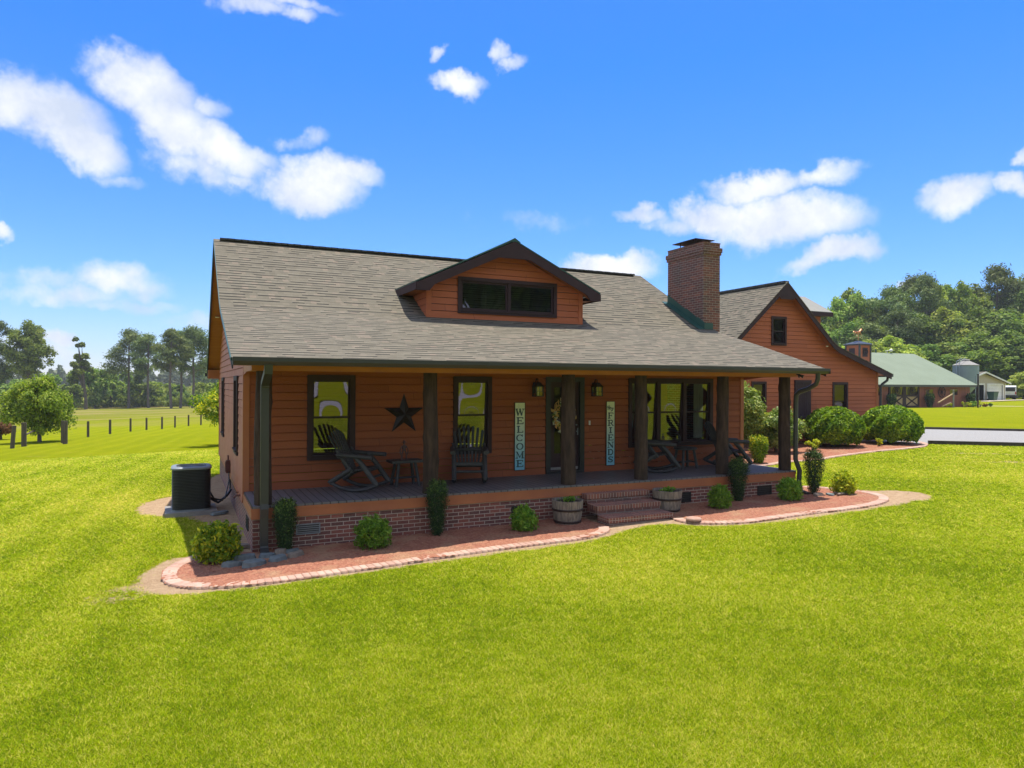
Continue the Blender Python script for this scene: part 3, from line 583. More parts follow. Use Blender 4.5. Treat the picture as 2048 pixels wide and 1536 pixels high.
# ---------------------------------------------------------------- grass blades
def make_grass():
    rg = np.random.default_rng(21); cx, cy = CAM.x, CAM.y
    n = 3000000; h = np.array((fw.x, fw.y)); th0 = math.atan2(h[1], h[0]); r1, r2 = 4.6, 34
    # density ~ 1/d^2 -> ln-uniform radius
    r = r1*np.exp(rg.random(n)*math.log(r2/r1)); th = th0+(rg.random(n)-.5)*math.radians(118)
    X = cx+r*np.cos(th); Y = cy+r*np.sin(th)
    keep = ~((X > -.05) & (X < 12.3) & (Y > -.0) & (Y < 12)) & ~((X > 14.9) & (Y > 8.3))
    for P in (BED1, BED2, BED3, DRIVE, [(6.1, .1), (7.75, .1), (7.75, -1.25), (6.1, -1.25)]):
        bb = (X > min(p[0] for p in P)-.2) & (X < max(p[0] for p in P)+.2) & (Y > min(p[1] for p in P)-.2) & (Y < max(p[1] for p in P)+.2) & keep
        k = np.where(bb)[0]; keep[k[inpoly(X[k], Y[k], P)]] = False
        k = k[keep[k]]; keep[k[dist_poly(X[k], Y[k], P) < .05]] = False
    k = np.where(keep)[0]; s = soil_amount(X[k], Y[k]); keep[k[s+rg.normal(0, .2, s.size)+.16*np.sin(X[k]*5.3+2*np.sin(Y[k]*3.1))*np.sin(Y[k]*6.1+X[k]) > .42]] = False
    X = X[keep]; Y = Y[keep]; r = r[keep]; n = X.size; Z = gh(X, Y)
    sc = r/8.0
    hgt = rg.uniform(.012, .034, n)*np.clip(sc**.3, .9, 1.25); wd = rg.uniform(.0022, .0042, n)*np.clip(sc, .75, 5)
    an = rg.random(n)*2*PI; ln = rg.uniform(.02, .055, n)*np.clip(sc, .8, 2.2); la = rg.random(n)*2*PI
    dx = np.cos(an)*wd; dy = np.sin(an)*wd
    V = np.empty((n, 3, 3), np.float32)
    V[:, 0] = np.stack([X-dx, Y-dy, Z-.004], 1); V[:, 1] = np.stack([X+dx, Y+dy, Z-.004], 1); V[:, 2] = np.stack([X+np.cos(la)*ln, Y+np.sin(la)*ln, Z+hgt], 1)
    base = .5+.28*np.sin(X*.9+.6*np.sin(Y*1.1))*np.sin(Y*.8+X*.3)+.12*np.sin(X*3.3+Y*2.1)*np.sin(Y*4.1)
    patch = np.sin(X*.37+1.3)*np.sin(Y*.43+.4*X)
    lin = X-.18*Y+.6*np.sin(Y*.11+X*.05); band = np.sin(lin*5.2+.4*np.sin(Y*.3)); lf_ = np.clip((1.5-X)/3, 0, 1)*np.clip((Y+9)/6, 0, 1)
    big = np.sin(X*.21+2.1*np.sin(Y*.13+.7))*np.sin(Y*.27+1.7*np.sin(X*.17))
    fine = np.sin(X*9.1+2*np.sin(Y*7.3))*np.sin(Y*11.7+1.5*np.sin(X*6.1))
    val = np.clip(base*.42+.31+rg.normal(0, .34, n)+.12*patch+.09*fine+.09*band*lf_+.09*big, 0, 1)
    Fb = np.arange(n*3).reshape(-1, 3)
    o = np_mesh('lawn_grass', V.reshape(-1, 3), Fb, M['blade'], attr={'rnd': ('FACE', val)})
    tag(o, 'short mown lawn grass round the house', 'grass', kind='stuff')
make_grass()

# ---------------------------------------------------------------- foliage
def cards(C, Nn, size, rg, mat, name, parent, aspect=.55, rnd=None, fold=False):
    n = len(C); Nn = Nn/np.maximum(1e-6, np.linalg.norm(Nn, axis=1))[:, None]
    q = rg.normal(size=(n, 3)); T = np.cross(Nn, q); T /= np.maximum(1e-6, np.linalg.norm(T, axis=1))[:, None]; B = np.cross(Nn, T)
    s = (size*rg.uniform(.6, 1.3, n))[:, None]; bend = Nn*s*.25*rg.normal(0, 1, n)[:, None]
    V = np.stack([C-T*s, C+B*s*aspect+bend, C+T*s, C-B*s*aspect+bend], 1).reshape(-1, 3)
    F_ = np.arange(n*4).reshape(-1, 4); r = rg.random(n) if rnd is None else rnd
    return np_mesh(name, V, F_, mat, parent, {'rnd': ('FACE', r)})
def clump_points(centers, radii, n, rg, squash=.8, shell=.55):
    w = radii**2; k = rg.choice(len(centers), n, p=w/w.sum()); D = rg.normal(size=(n, 3)); D /= np.linalg.norm(D, axis=1)[:, None]
    D[:, 2] = np.where(D[:, 2] < -.6, -D[:, 2], D[:, 2]); rad = radii[k]*(shell+(1-shell)*rg.random(n)**.7)*rg.uniform(.8, 1.12, n)
    P = centers[k]+D*np.stack([rad, rad, rad*squash], 1)+rg.normal(0, .16, (n, 3))*radii[k][:, None]; Nn = D+rg.normal(0, .55, (n, 3))+np.array([0, 0, .25]); return P, Nn, k
def tint_by_clump(k, n, nc, rg, amt=.3):
    b = rg.random(nc); return np.clip(b[k]*amt+rg.random(n)*(1-amt), 0, 1)
def broad_tree(name, H, R, mat, seed, label=None, cat='tree', n=9000, leaf=.22, base=.28, nc=34, top=1.0, barkm='bark', group=None, squash=.95, lean=0):
    rg = np.random.default_rng(seed); root = thing(name, label, cat, group=group)
    zc = H*(base+1)/2; hz = H*(1-base)/2; C = []; Rr = []
    while len(C) < nc:
        d = rg.normal(size=3); d /= np.linalg.norm(d); u = rg.random()**.45; z = d[2]*u
        wz = math.sqrt(max(.05, 1-z*z))**.6*(1-.25*z)
        C.append((d[0]*u*R*wz*.85, d[1]*u*R*wz*.85, zc+z*hz*.86*top)); Rr.append(R*rg.uniform(.16, .34)*(1-.2*max(0, z)))
    C = np.array(C); Rr = np.array(Rr); C[:, 0] += lean*(C[:, 2]/H)
    P, Nn, k = clump_points(C, Rr, n, rg, squash, .35)
    cards(P, Nn, leaf, rg, mat, 'crown', root, rnd=tint_by_clump(k, n, nc, rg))
    mb = MB(); tr = H*.016+.05
    pth = [(0, 0, -.3), (rg.normal(0, .03)*H*.1, 0, H*.15), (lean*.3, rg.normal(0, .1), H*.45), (lean*.8, 0, H*.86)]
    mb.tube(pth, [tr*1.25, tr, tr*.75, tr*.15], 8)
    for i in rg.choice(nc, min(nc, 11), replace=False):
        z0 = rg.uniform(.25, .6)*H; c = C[i]; mb.tube([(lean*.4, 0, z0), (c[0]*.5+lean*.2, c[1]*.5, (z0+c[2])/2+.03*H), tuple(c)], [tr*.45, tr*.3, tr*.08], 5)
    mb.build('trunk', M[barkm], root); return root
def pine_tree(name, H, R, seed, label=None, base=.5, n=7000, leaf=.3, nc=22, group=None, R2=None):
    rg = np.random.default_rng(seed); root = thing(name, label, 'pine tree', group=group); C = []; Rr = []
    for i in range(nc):
        t = (i+.5)/nc; z = H*(base+(1-base)*t**.85); w = R*math.sin(PI*min(1, .22+t*.78))**.6*rg.uniform(.35, 1.0); a = rg.random()*2*PI
        if t > .9: w *= .3
        C.append((w*math.cos(a), w*math.sin(a), z-.02*H)); Rr.append(R*rg.uniform(.28, .46))
    C = np.array(C); Rr = np.array(Rr); P, Nn, k = clump_points(C, Rr, n, rg, .5, .3)
    cards(P, Nn, leaf, rg, M['leaf_pine'], 'crown', root, aspect=.28, rnd=tint_by_clump(k, n, nc, rg))
    mb = MB(); tr = H*.011+.06
    bx = rg.normal(0, .012)*H; mb.tube([(0, 0, -.3), (bx, 0, H*.3), (bx*.4, bx*.3, H*.7), (0, 0, H*.97)], [tr*1.2, tr, tr*.7, tr*.12], 8)
    for c in C: mb.tube([(0, 0, c[2]-.05*H), (c[0]*.5, c[1]*.5, c[2]-.02*H), tuple(c)], [tr*.28, tr*.2, tr*.06], 5)
    for i in range(6):
        a = rg.random()*2*PI; z = H*rg.uniform(.3, base); mb.tube([(0, 0, z), (math.cos(a)*R*.3, math.sin(a)*R*.3, z+.01*H)], [tr*.16, tr*.05], 4)
    mb.build('trunk', M['pinebark'], root); return root
def shrub(name, label, x, y, mat, rx, ry, h, n, leaf, seed, shape='dome', group=None, cat='shrub', z=None, nc=40, aspect=.5, nrm=.4, bf=.05, stems=True, rz=0, bark='bark'):
    rg = np.random.default_rng(seed); root = thing(name, label, cat, (x, y, (g(x, y) if z is None else z)), rz, group)
    if shape == 'dome':       # clipped mound: shell of leaves over an egg with bumps
        u = rg.random(n)*2*PI; v = np.arccos(1-1.62*rg.random(n)); d = np.stack([np.sin(v)*np.cos(u), np.sin(v)*np.sin(u), np.cos(v)], 1)
        bumpf = 1+bf*np.sin(u*5+seed)*np.sin(v*6)+.05*np.sin(u*11+v*7); rad = bumpf*(1-.35*rg.random(n)**2.2)
        P = d*rad[:, None]*np.array([rx, ry, h*.56]); P[:, 2] += h*.46; P[:, 2] = np.maximum(P[:, 2], .04*h+rg.random(n)*.1*h)
        if bf > .1:
            P += rg.normal(0, .022, (n, 3)); ms = n//7; q = rg.normal(size=(26, 3)); q[:, 2] = np.abs(q[:, 2])+.1; q /= np.linalg.norm(q, axis=1)[:, None]; w_ = rg.integers(0, 26, ms); t_ = rg.uniform(.8, 1.28, ms)[:, None]
            P[:ms] = q[w_]*t_*np.array([rx, ry, h*.54])+np.array([0, 0, h*.46])+rg.normal(0, .012, (ms, 3))
        Nn = d+rg.normal(0, nrm, (n, 3)); k = None; rnd = np.clip(.5+.18*rg.normal(size=n)+.25*(rg.random(n)-.5)+.10*np.sin(u*5+v*4), 0, 1)
    elif shape == 'cone':     # upright yew, wider at the top, tapering to the ground
        t = rg.random(n)**.8; w = .42+.58*np.minimum(1, t*1.5); w = w*np.where(t > .88, 1-.45*((t-.88)/.12)**2, 1); u = rg.random(n)*2*PI; rad = w*(.45+.6*rg.random(n)**.5)*(1+.12*np.sin(u*4+t*9+seed))
        P = np.stack([rx*rad*np.cos(u), ry*rad*np.sin(u), .03+t*h*(1+.05*np.sin(u*5))], 1)
        Nn = np.stack([np.cos(u), np.sin(u), rg.normal(.3, .4, n)], 1)+rg.normal(0, .4, (n, 3)); rnd = np.clip(.35+.5*(t > .85)*rg.random(n)+.25*rg.normal(size=n), 0, 1)
        ms = n//9; sp_ = rg.integers(0, 14, ms); sa = rg.random(14)*6.28; sr_ = rg.random(14)**.5*.85; P[:ms, 0] = rx*sr_[sp_]*np.cos(sa[sp_]); P[:ms, 1] = ry*sr_[sp_]*np.sin(sa[sp_]); P[:ms, 2] = h*(.9+rg.random(ms)*.24*rg.random(14)[sp_]); P[:ms] += rg.normal(0, .008, (ms, 3)); P[ms:] += rg.normal(0, .022, (n-ms, 3))*np.array([1, 1, 1.6]); P[:, 2] = np.maximum(P[:, 2], .02)
    else:
        C = []; Rr = []
        while len(C) < nc:
            d = rg.normal(size=3); d /= np.linalg.norm(d); uu_ = rg.random()**.4
            C.append((d[0]*uu_*rx*.72, d[1]*uu_*ry*.72, h*.52+d[2]*uu_*h*.36)); Rr.append(min(rx, h*.5)*rg.uniform(.22, .42))
        C = np.array(C); Rr = np.array(Rr); P, Nn, k = clump_points(C, Rr, n, rg, .8, .35); P[:, 2] = np.maximum(P[:, 2], .02); rnd = tint_by_clump(k, n, nc, rg, .35)
    cards(P, Nn, leaf, rg, mat, 'foliage', root, aspect=aspect, rnd=rnd)
    if stems:
        mb = MB(); r_ = min(rx, ry)
        for i in range(7):
            a = rg.random()*2*PI; e = rg.uniform(.3, .75); mb.tube([(math.cos(a)*r_*.08, math.sin(a)*r_*.08, -.03), (math.cos(a)*r_*.25*e, math.sin(a)*r_*.25*e, h*.4), (math.cos(a)*r_*e, math.sin(a)*r_*e, h*.78)], [.018*h+.006, .012*h+.004, .003], 5)
        mb.build('stems', M[bark], root)
    return root
# ---------------------------------------------------------------- building helpers
def siding(mb, Mf, ext, z0, z1, ex=.155, openings=(), proud=.018):
    z = z0
    while z < z1-1e-4:
        zt = min(z+ex, z1); cuts = sorted({z, zt}|{c for o in openings for c in (o[2], o[3]) if z < c < zt})
        gz_ = zt-.011
        if zt < z1-1e-4: mb.quad(Mf(ext(gz_)[0], -.004, gz_), Mf(ext(gz_)[1], -.004, gz_), Mf(ext(gz_)[1], -.026, zt+.004), Mf(ext(gz_)[0], -.026, zt+.004)) if not any(o[2] < zt and o[3] > gz_ for o in openings) else None
        cuts = [min(c, gz_) if (c == zt and zt < z1-1e-4) else c for c in cuts]; cuts = sorted(set(cuts))
        for ca, cb in zip(cuts[:-1], cuts[1:]):
            pr = lambda q: proud-(proud-.003)*(q-z)/ex
            ops = sorted([(o[0], o[1]) for o in openings if o[2] < cb-1e-5 and o[3] > ca+1e-5])
            a0, a1 = ext(ca); b0, b1 = ext(cb)
            if b0 > b1: b0 = b1 = (b0+b1)/2
            if a0 >= a1: continue
            segs = []; s = (a0, b0)
            for o in ops:
                segs.append((s, (o[0], o[0]))); s = (o[1], o[1])
            segs.append((s, (a1, b1)))
            for (l, r) in segs:
                if r[0]-l[0] < 1e-3 and r[1]-l[1] < 1e-3: continue
                mb.quad(Mf(l[0], pr(ca), ca), Mf(r[0], pr(ca), ca), Mf(r[1], pr(cb), cb), Mf(l[1], pr(cb), cb))
                if ca == z: mb.quad(Mf(l[0], 0, ca), Mf(r[0], 0, ca), Mf(r[0], proud, ca), Mf(l[0], proud, ca))
        z = zt
def pane_mesh(mb, Mf, a0, a1, z0, z1, o, bow=.004, n=10, m=0, tilt=0):
    vs = []
    for j in range(n+1):
        for i in range(n+1):
            u = i/n*2-1; v = j/n*2-1; d = bow*(1-u*u)*(1-v*v)
            vs.append(Mf(a0+(a1-a0)*i/n, o-d+tilt*(z1-z0)*(j/n-.5), z0+(z1-z0)*j/n))
    mb.add(vs, [(j*(n+1)+i, j*(n+1)+i+1, (j+1)*(n+1)+i+1, (j+1)*(n+1)+i) for j in range(n) for i in range(n)], m, True)
def window(parent, Mf, a0, a1, z0, z1, units=1, trim=.1, sub=None, label=None, rail=True, bow=.004, glass='glass', sashw=.035, tilt=0, names=('window', 'sash', 'window_pane'), tm='darktrim', flipnames=False):
    fr = MB(); B = lambda *q: fr.box(*q, M=Mf)
    B(a0, a0+trim, -.10, .045, z0, z1); B(a1-trim, a1, -.10, .045, z0, z1)
    B(a0+trim, a1-trim, -.10, .047, z1-trim, z1); B(a0+trim, a1-trim, -.10, .05, z0, z0+trim)
    B(a0+trim-.01, a1-trim+.01, .05, .075, z0+trim-.03, z0+trim)
    ia, ib = a0+trim, a1-trim; za, zb = z0+trim, z1-trim; uw = (ib-ia)/units; mw = .11 if units > 1 and rail else .04
    for i in range(1, units): B(ia+i*uw-mw/2, ia+i*uw+mw/2, -.10, .03, za, zb)
    w = fr.build(names[0], M[tm], parent)
    if label: w['label'] = label
    par = w if not flipnames else parent
    sm = MB(); pm_list = []
    for i in range(units):
        l = ia+i*uw+(mw/2 if i else 0); r = ia+(i+1)*uw-(mw/2 if i < units-1 else 0); s = sashw; zm = (za+zb)/2
        if rail:
            for (q0, q1, o) in ((zm-.02, zb, -.015), (za, zm+.02, -.045)):
                sm.box(l, l+s, o-.03, o, q0, q1, M=Mf); sm.box(r-s, r, o-.03, o, q0, q1, M=Mf)
                sm.box(l+s, r-s, o-.03, o+.002, q0, q0+s, M=Mf); sm.box(l+s, r-s, o-.03, o+.002, q1-s, q1, M=Mf)
                p = MB(); pane_mesh(p, Mf, l+s, r-s, q0+s, q1-s, o-.018, bow, tilt=tilt); pm_list.append(p)
        else:
            sm.box(l, l+s, -.04, -.01, za, zb, M=Mf); sm.box(r-s, r, -.04, -.01, za, zb, M=Mf)
            sm.box(l+s, r-s, -.04, -.008, za, za+s, M=Mf); sm.box(l+s, r-s, -.04, -.008, zb-s, zb, M=Mf)
            p = MB(); pane_mesh(p, Mf, l+s, r-s, za+s, zb-s, -.028, bow, tilt=tilt); pm_list.append(p)
    sm.build(names[1], M[tm], par)
    for p in pm_list: p.build(names[2], M[glass], par)
    return w
# ---------------------------------------------------------------- house
HW, HD, HB, DZ = 12.25, 1.737, 11.53, .77
house = thing('house', 'terracotta sided farmhouse with a covered front porch, shingle roof and dormer', 'house', (0, 0, 0))
def PF(a, o, z): return (a, HD-o, z)
def PL(a, o, z): return (-o, a, z)
def PR(a, o, z): return (HW+o, a, z)
def PB(a, o, z): return (a, HB+o, z)
ROOFP = [(-.58, 3.2), (1.6, 3.875), (2.9, 4.25), (3.28, 4.40), (3.8, 4.70), (6.77, 6.41), (12.0, 3.12)]
def roof_z(y):
    for (a, b) in zip(ROOFP[:-1], ROOFP[1:]):
        if a[0] <= y <= b[0]: return a[1]+(b[1]-a[1])*(y-a[0])/(b[0]-a[0])
    return ROOFP[0][1] if y < 0 else ROOFP[-1][1]
def side_ext(z, ymin0=None):
    zz = z+.13; lo = -.58
    for (a, b) in zip(ROOFP[:5], ROOFP[1:6]):
        if b[1] >= zz: lo = a[0]+(b[0]-a[0])*max(0, (zz-a[1]))/(b[1]-a[1]); break
    else: lo = 6.77
    hi = 6.77+(6.41-zz)/.629
    base = HD if z < 3.02 else .02
    return (max(lo, base), min(hi, HB))
w = MB(); W1 = (1.14, 2.07, 1.30, 2.965); W2 = (4.15, 5.04, 1.30, 2.965); DR = (6.38, 7.39, .77, 2.97); W3 = (8.63, 11.23, 1.29, 2.965)
ins = lambda o: (o[0]+.02, o[1]-.02, o[2]+.02, o[3]-.02)
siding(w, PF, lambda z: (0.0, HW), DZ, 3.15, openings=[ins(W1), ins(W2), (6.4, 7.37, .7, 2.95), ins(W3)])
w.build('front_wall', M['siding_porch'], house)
w = MB(); LW = [(3.1, 4.15, 1.31, 2.95), (8.45, 9.5, 1.31, 2.95)]
siding(w, PL, side_ext, .62, 6.25, openings=[ins(o) for o in LW]); w.build('side_wall', M['siding_side'], house)
w = MB(); siding(w, PR, side_ext, .62, 6.25); w.build('side_wall', M['siding'], house)
w = MB(); siding(w, PB, lambda z: (0, HW), .62, 3.25); w.build('rear_wall', M['siding'], house)
t = MB()
for x0, x1 in ((-.022, .09), (HW-.09, HW+.022)):
    q_ = MB(); q_.box(x0, x1, HD-.03, HD-.004, DZ, 3.05); q_.build('corner_board', M['trim'], house)
t.box(-.024, -.004, HD-.028, HD+.09, .62, 3.3); t.build('corner_board', M['trim'], house)
for q in ((-.024, -.004, HB-.1, HB+.02, .62, 3.05), (HW+.004, HW+.024, HD-.028, HD+.09, .62, 3.3), (-.03, .0, HD+.01, HB, .56, .62)):
    t = MB(); t.box(*q); t.build('corner_board' if q[1] != 0 else 'water_table', M['trim'], house)
window(house, PF, *W1, label='double-hung front window behind the tilted rocking chair', tilt=.05, bow=.008)
window(house, PF, *W2, label='double-hung front window between two porch posts', tilt=.045, bow=.012)
w3 = window(house, PF, *W3, units=3, label='wide triple front window right of the front door', tilt=.055, bow=.012)
for o in LW: window(house, PL, *o, label='side window on the left gable wall')
for (a, b) in ((8.78, 9.06), (10.78, 11.1)):
    cu = MB(); n = 18; P = []
    for j in (0, 1):
        z = 2.84 if j else 1.45
        for i in range(n+1):
            tt = i/n; sh = (1-j)*.10*(-1 if a < 10 else 1); P.append((a+(b-a)*tt*(1 if j else .6)+sh*tt, HD+.18+.025*math.sin(tt*26), z))
    cu.add(P, [(i, i+1, n+2+i, n+1+i) for i in range(n)], 0, True); cu.build('curtain', M['curtain'], house)
# door
d = MB(); B = lambda *q: d.box(*q, M=PF)
B(6.38, 6.50, -.12, .045, DZ, 2.97); B(7.27, 7.39, -.12, .045, DZ, 2.97); B(6.50, 7.27, -.12, .047, 2.86, 2.97); B(6.42, 7.35, -.12, .06, DZ, DZ+.06)
door = d.build('front_door', M['black'], house)
d = MB(); B(6.50, 6.62, -.06, -.02, .83, 2.86); B(7.15, 7.27, -.06, -.02, .83, 2.86); B(6.62, 7.15, -.06, -.02, 2.74, 2.86); B(6.62, 7.15, -.06, -.02, .83, 1.22); B(6.62, 7.15, -.06, -.02, 1.83, 1.93); B(6.7, 7.07, -.02, -.008, .92, 1.14); d.build('storm_door', M['darktrim'], door)
d = MB(); B(6.52, 7.25, -.02, -.006, .85, .91); d.build('kick_strip', M['concrete'], door)
d = MB(); B(6.52, 7.25, -.11, -.08, .83, 2.86); d.build('inner_door', M['timber'], door)
p = MB(); pane_mesh(p, PF, 6.62, 7.15, 1.93, 2.74, -.045, .001); p.build('window_pane', M['glass3'], door)
p = MB(); pane_mesh(p, PF, 6.62, 7.15, 1.22, 1.83, -.045, .001); p.build('window_pane', M['glass3'], door)
d = MB(); d.tube([PF(7.2, .0, 1.72), PF(7.2, .05, 1.72)], .012); d.tube([PF(7.2, .05, 1.64), PF(7.2, .05, 1.80)], .012); d.lathe([(0, 0), (.022, .01), (.022, .03), (0, .04)], PF(7.2, .0, 1.85)); d.build('handle', M['acring'], door)
d = MB(); d.box(7.52, 7.56, 0, .03, 1.86, 1.96, M=PF); d.build('doorbell', M['white'], house)
# porch
d = MB(); d.box(0, HW, -.035, HD, .735, DZ)
deck = d.build('porch_floor', M['deck'], house)
d = MB(); d.box(-.01, HW+.01, -.012, 0.02, .553, .69); d.box(-.014, HW+.014, -.026, .02, .69, .735); d.box(-.012, .0, .02, HD-.03, .553, .69); d.box(-.016, .0, .02, HD-.03, .69, .735); d.box(HW, HW+.012, .02, HD, .553, .735)
d.build('band_board', M['trim'], house)
f = MB(); f.box(.012, HW-.012, .012, .2, -.3, .553); f.box(.012, .2, .2, HB, -.5, .6); f.box(HW-.2, HW-.012, .2, HB, -.1, .6); f.box(.2, HW-.2, HB-.2, HB, -.3, .6)
f.build('brick_foundation', M['brick'], house)
def vent(Mf, a0, a1, z0, z1, mat, label=None):
    v = MB(); v.box(a0, a1, .002, .02, z0, z0+.018, M=Mf); v.box(a0, a1, .002, .02, z1-.018, z1, M=Mf); v.box(a0, a0+.018, .002, .02, z0+.018, z1-.018, M=Mf); v.box(a1-.018, a1, .002, .02, z0+.018, z1-.018, M=Mf)
    v.box(a0+.018, a1-.018, .001, .004, z0+.018, z1-.018, m=1, M=Mf); n = 4
    for i in range(n):
        z = z0+.03+(z1-z0-.05)*i/n; v.box(a0+.018, a1-.018, .004, .016, z, z+.012, M=Mf)
    o = v.build('foundation_vent', [M[mat], M['black']], house)
    if label: o['label'] = label
PFb = lambda a, o, z: (a, .012-o, z); PLb = lambda a, o, z: (.012-o, a, z)
vent(PFb, .70, 1.10, .24, .42, 'acring', 'foundation vent with pale louvres'); vent(PFb, 4.72, 5.08, .26, .44, 'black'); vent(PFb, 8.83, 9.10, .23, .45, 'black'); vent(PFb, 11.06, 11.5, .24, .46, 'black'); vent(PLb, .75, 1.15, .22, .44, 'black')
d = MB(); d.box(-.02, HW+.02, -.03, .11, 3.005, 3.15); d.box(-.02, .12, .11, HD-.03, 3.005, 3.15); d.box(HW-.12, HW+.02, .11, HD-.03, 3.005, 3.15)
d.build('porch_beam', M['beam'], house)
d = MB(); d.box(.0, HW, .11, HD, 3.12, 3.14); d.box(-.34, 12.6, -.57, -.03, 3.115, 3.135); d.build('porch_ceiling', M['ceiling'], house)
def log_post(x, y, r, z0, z1, seed):
    rg = random.Random(seed); n = 22; K = 30; vs = []; kn = [(rg.random()*2*PI, rg.uniform(.1, .9), rg.uniform(.08, .22)) for _ in range(7)]
    ph = rg.random()*6
    for i in range(K+1):
        t = i/K; z = z0+(z1-z0)*t; rad = r*(1.06-.12*t); cx = x+.012*math.sin(t*4+ph); cy = y+.01*math.cos(t*3+ph)
        for j in range(n):
            a = 2*PI*j/n; q = rad*(1+.03*math.sin(3*a+ph+t*2)+.02*math.sin(7*a+t*9)+rg.uniform(-.008, .008))
            for (ka, kt, km) in kn:
                da = (a-ka+PI) % (2*PI)-PI; q += r*km*math.exp(-(da/.4)**2-((t-kt)/.035)**2)
            vs.append((cx+q*math.cos(a), cy+q*math.sin(a), z))
    mb = MB(); mb.add(vs, [(i*n+j, i*n+(j+1) % n, (i+1)*n+(j+1) % n, (i+1)*n+j) for i in range(K) for j in range(n)], 0, True)
    return mb.build('porch_post', M['log'], house)
for i, x in enumerate((.19, 3.12, 6.07, 7.87, 10.15, 12.08)): log_post(x, .17, (.136 if i != 2 else .145), DZ, 3.004, i*7+1)
# roof
def slab(prof, x0, x1, t, off, mb, m=0):
    """roof layer following profile (y,z), between x0 and x1"""
    top = [(y, z-off) for y, z in prof]; bot = [(y, z-off-t) for y, z in prof]
    for (a, b, c, e) in zip(top[:-1], top[1:], bot[:-1], bot[1:]):
        mb.quad((x0, a[0], a[1]), (x1, a[0], a[1]), (x1, b[0], b[1]), (x0, b[0], b[1]), m)
        mb.quad((x0, c[0], c[1]), (x0, e[0], e[1]), (x1, e[0], e[1]), (x1, c[0], c[1]), m)
        for x in (x0, x1): mb.quad((x, a[0], a[1]), (x, b[0], b[1]), (x, e[0], e[1]), (x, c[0], c[1]), m)
    for k in (0, -1): mb.quad((x0, top[k][0], top[k][1]), (x1, top[k][0], top[k][1]), (x1, bot[k][0], bot[k][1]), (x0, bot[k][0], bot[k][1]), m)
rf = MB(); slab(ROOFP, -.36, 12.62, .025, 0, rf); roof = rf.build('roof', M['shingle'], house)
s = MB(); slab(ROOFP, -.33, 12.59, .10, .027, s); s.build('soffit', M['ceiling'], roof)
s = MB(); RK = [(a-.0, b) for a, b in ROOFP]
slab(RK, -.352, -.332, .15, .027, s); s.build('rake_board', M['darktrim'], roof); s = MB(); slab(RK, 12.592, 12.612, .15, .027, s); s.build('rake_board', M['darktrim'], roof)
s = MB(); slab(RK, -.372, -.353, .05, .004, s); s.build('drip_edge', M['greentrim'], roof)
s = MB()
for k in range(78):
    x = -.22+k*.16; s.box(x, x+.19, 6.62, 6.92, 6.38+.002*(k % 2), 6.424+.004*(k % 2))
s.build('ridge_vent', M['ridge'], roof)
s = MB(); s.prism([(-.34, -.575, 3.08), (-.34, -.66, 3.08), (-.34, -.71, 3.14), (-.34, -.71, 3.205), (-.34, -.695, 3.205), (-.34, -.69, 3.15), (-.34, -.65, 3.10), (-.34, -.59, 3.10), (-.34, -.59, 3.19), (-.34, -.575, 3.19)], (12.94, 0, 0))
s.box(-.345, -.338, -.71, -.575, 3.08, 3.2); s.box(12.598, 12.605, -.71, -.575, 3.08, 3.2)
s.build('gutter', M['gutter'], house); s = MB(); s.prism([(-.42, 12.0, 3.0), (-.42, 12.12, 3.03), (-.42, 12.12, 3.12), (-.42, 12.0, 3.12)], (13.1, 0, 0)); s.build('gutter', M['gutter'], house)
s = MB(); s.box(-.34, 0, 11.45, 12.0, 2.93, 2.96); s.box(-.34, -.31, 11.45, 12.0, 2.96, 3.2); s.box(-.31, .0, 11.45, 11.48, 2.96, 3.2); s.build('eave_return', M['ceiling'], house)
s = MB(); s.lathe([(0, 0), (.05, 0), (.06, .012), (.06, .02)], (-.17, 9.3, roof_z(9.3)-.165), n=16); s.build('soffit_light', M['white'], house)
def rect_tube(mb, path, w, d):
    path = [Vector(p) for p in path]; vs = []
    for i, p in enumerate(path):
        t = (path[min(i+1, len(path)-1)]-path[max(i-1, 0)]).normalized(); a = Vector((1, 0, 0)); b = t.cross(a).normalized(); a = b.cross(t)
        for (u, v) in ((-1, -1), (1, -1), (1, 1), (-1, 1)): vs.append(p+a*u*w/2+b*v*d/2)
    n = len(path); mb.add(vs, [(i*4+j, i*4+(j+1) % 4, (i+1)*4+(j+1) % 4, (i+1)*4+j) for i in range(n-1) for j in range(4)]+[(0, 1, 2, 3), (4*n-4, 4*n-3, 4*n-2, 4*n-1)])
s = MB(); rect_tube(s, [(.18, -.64, 3.1), (.18, -.62, 2.98), (.18, -.14, 2.80), (.18, -.1, 2.72), (.18, -.1, .82), (.18, -.12, .74), (.18, -.1, .6), (.18, -.1, .13), (.18, -.14, .07), (.18, -.32, .03)], .125, .09); s.build('downspout', M['gutter'], house)
s = MB(); s.tube([(12.28, -.63, 3.1), (12.29, -.62, 2.96), (12.29, -.57, 2.84), (12.26, -.4, 2.74), (12.19, -.18, 2.66), (12.17, -.1, 2.58), (12.17, -.09, 2.4), (12.17, -.09, 1.05), (12.2, -.12, .92), (12.23, -.16, .78), (12.23, -.14, .5), (12.23, -.2, .3), (12.25, -.4, .25)], [.055]*13, 10); s.build('downspout', M['gutter'], house)
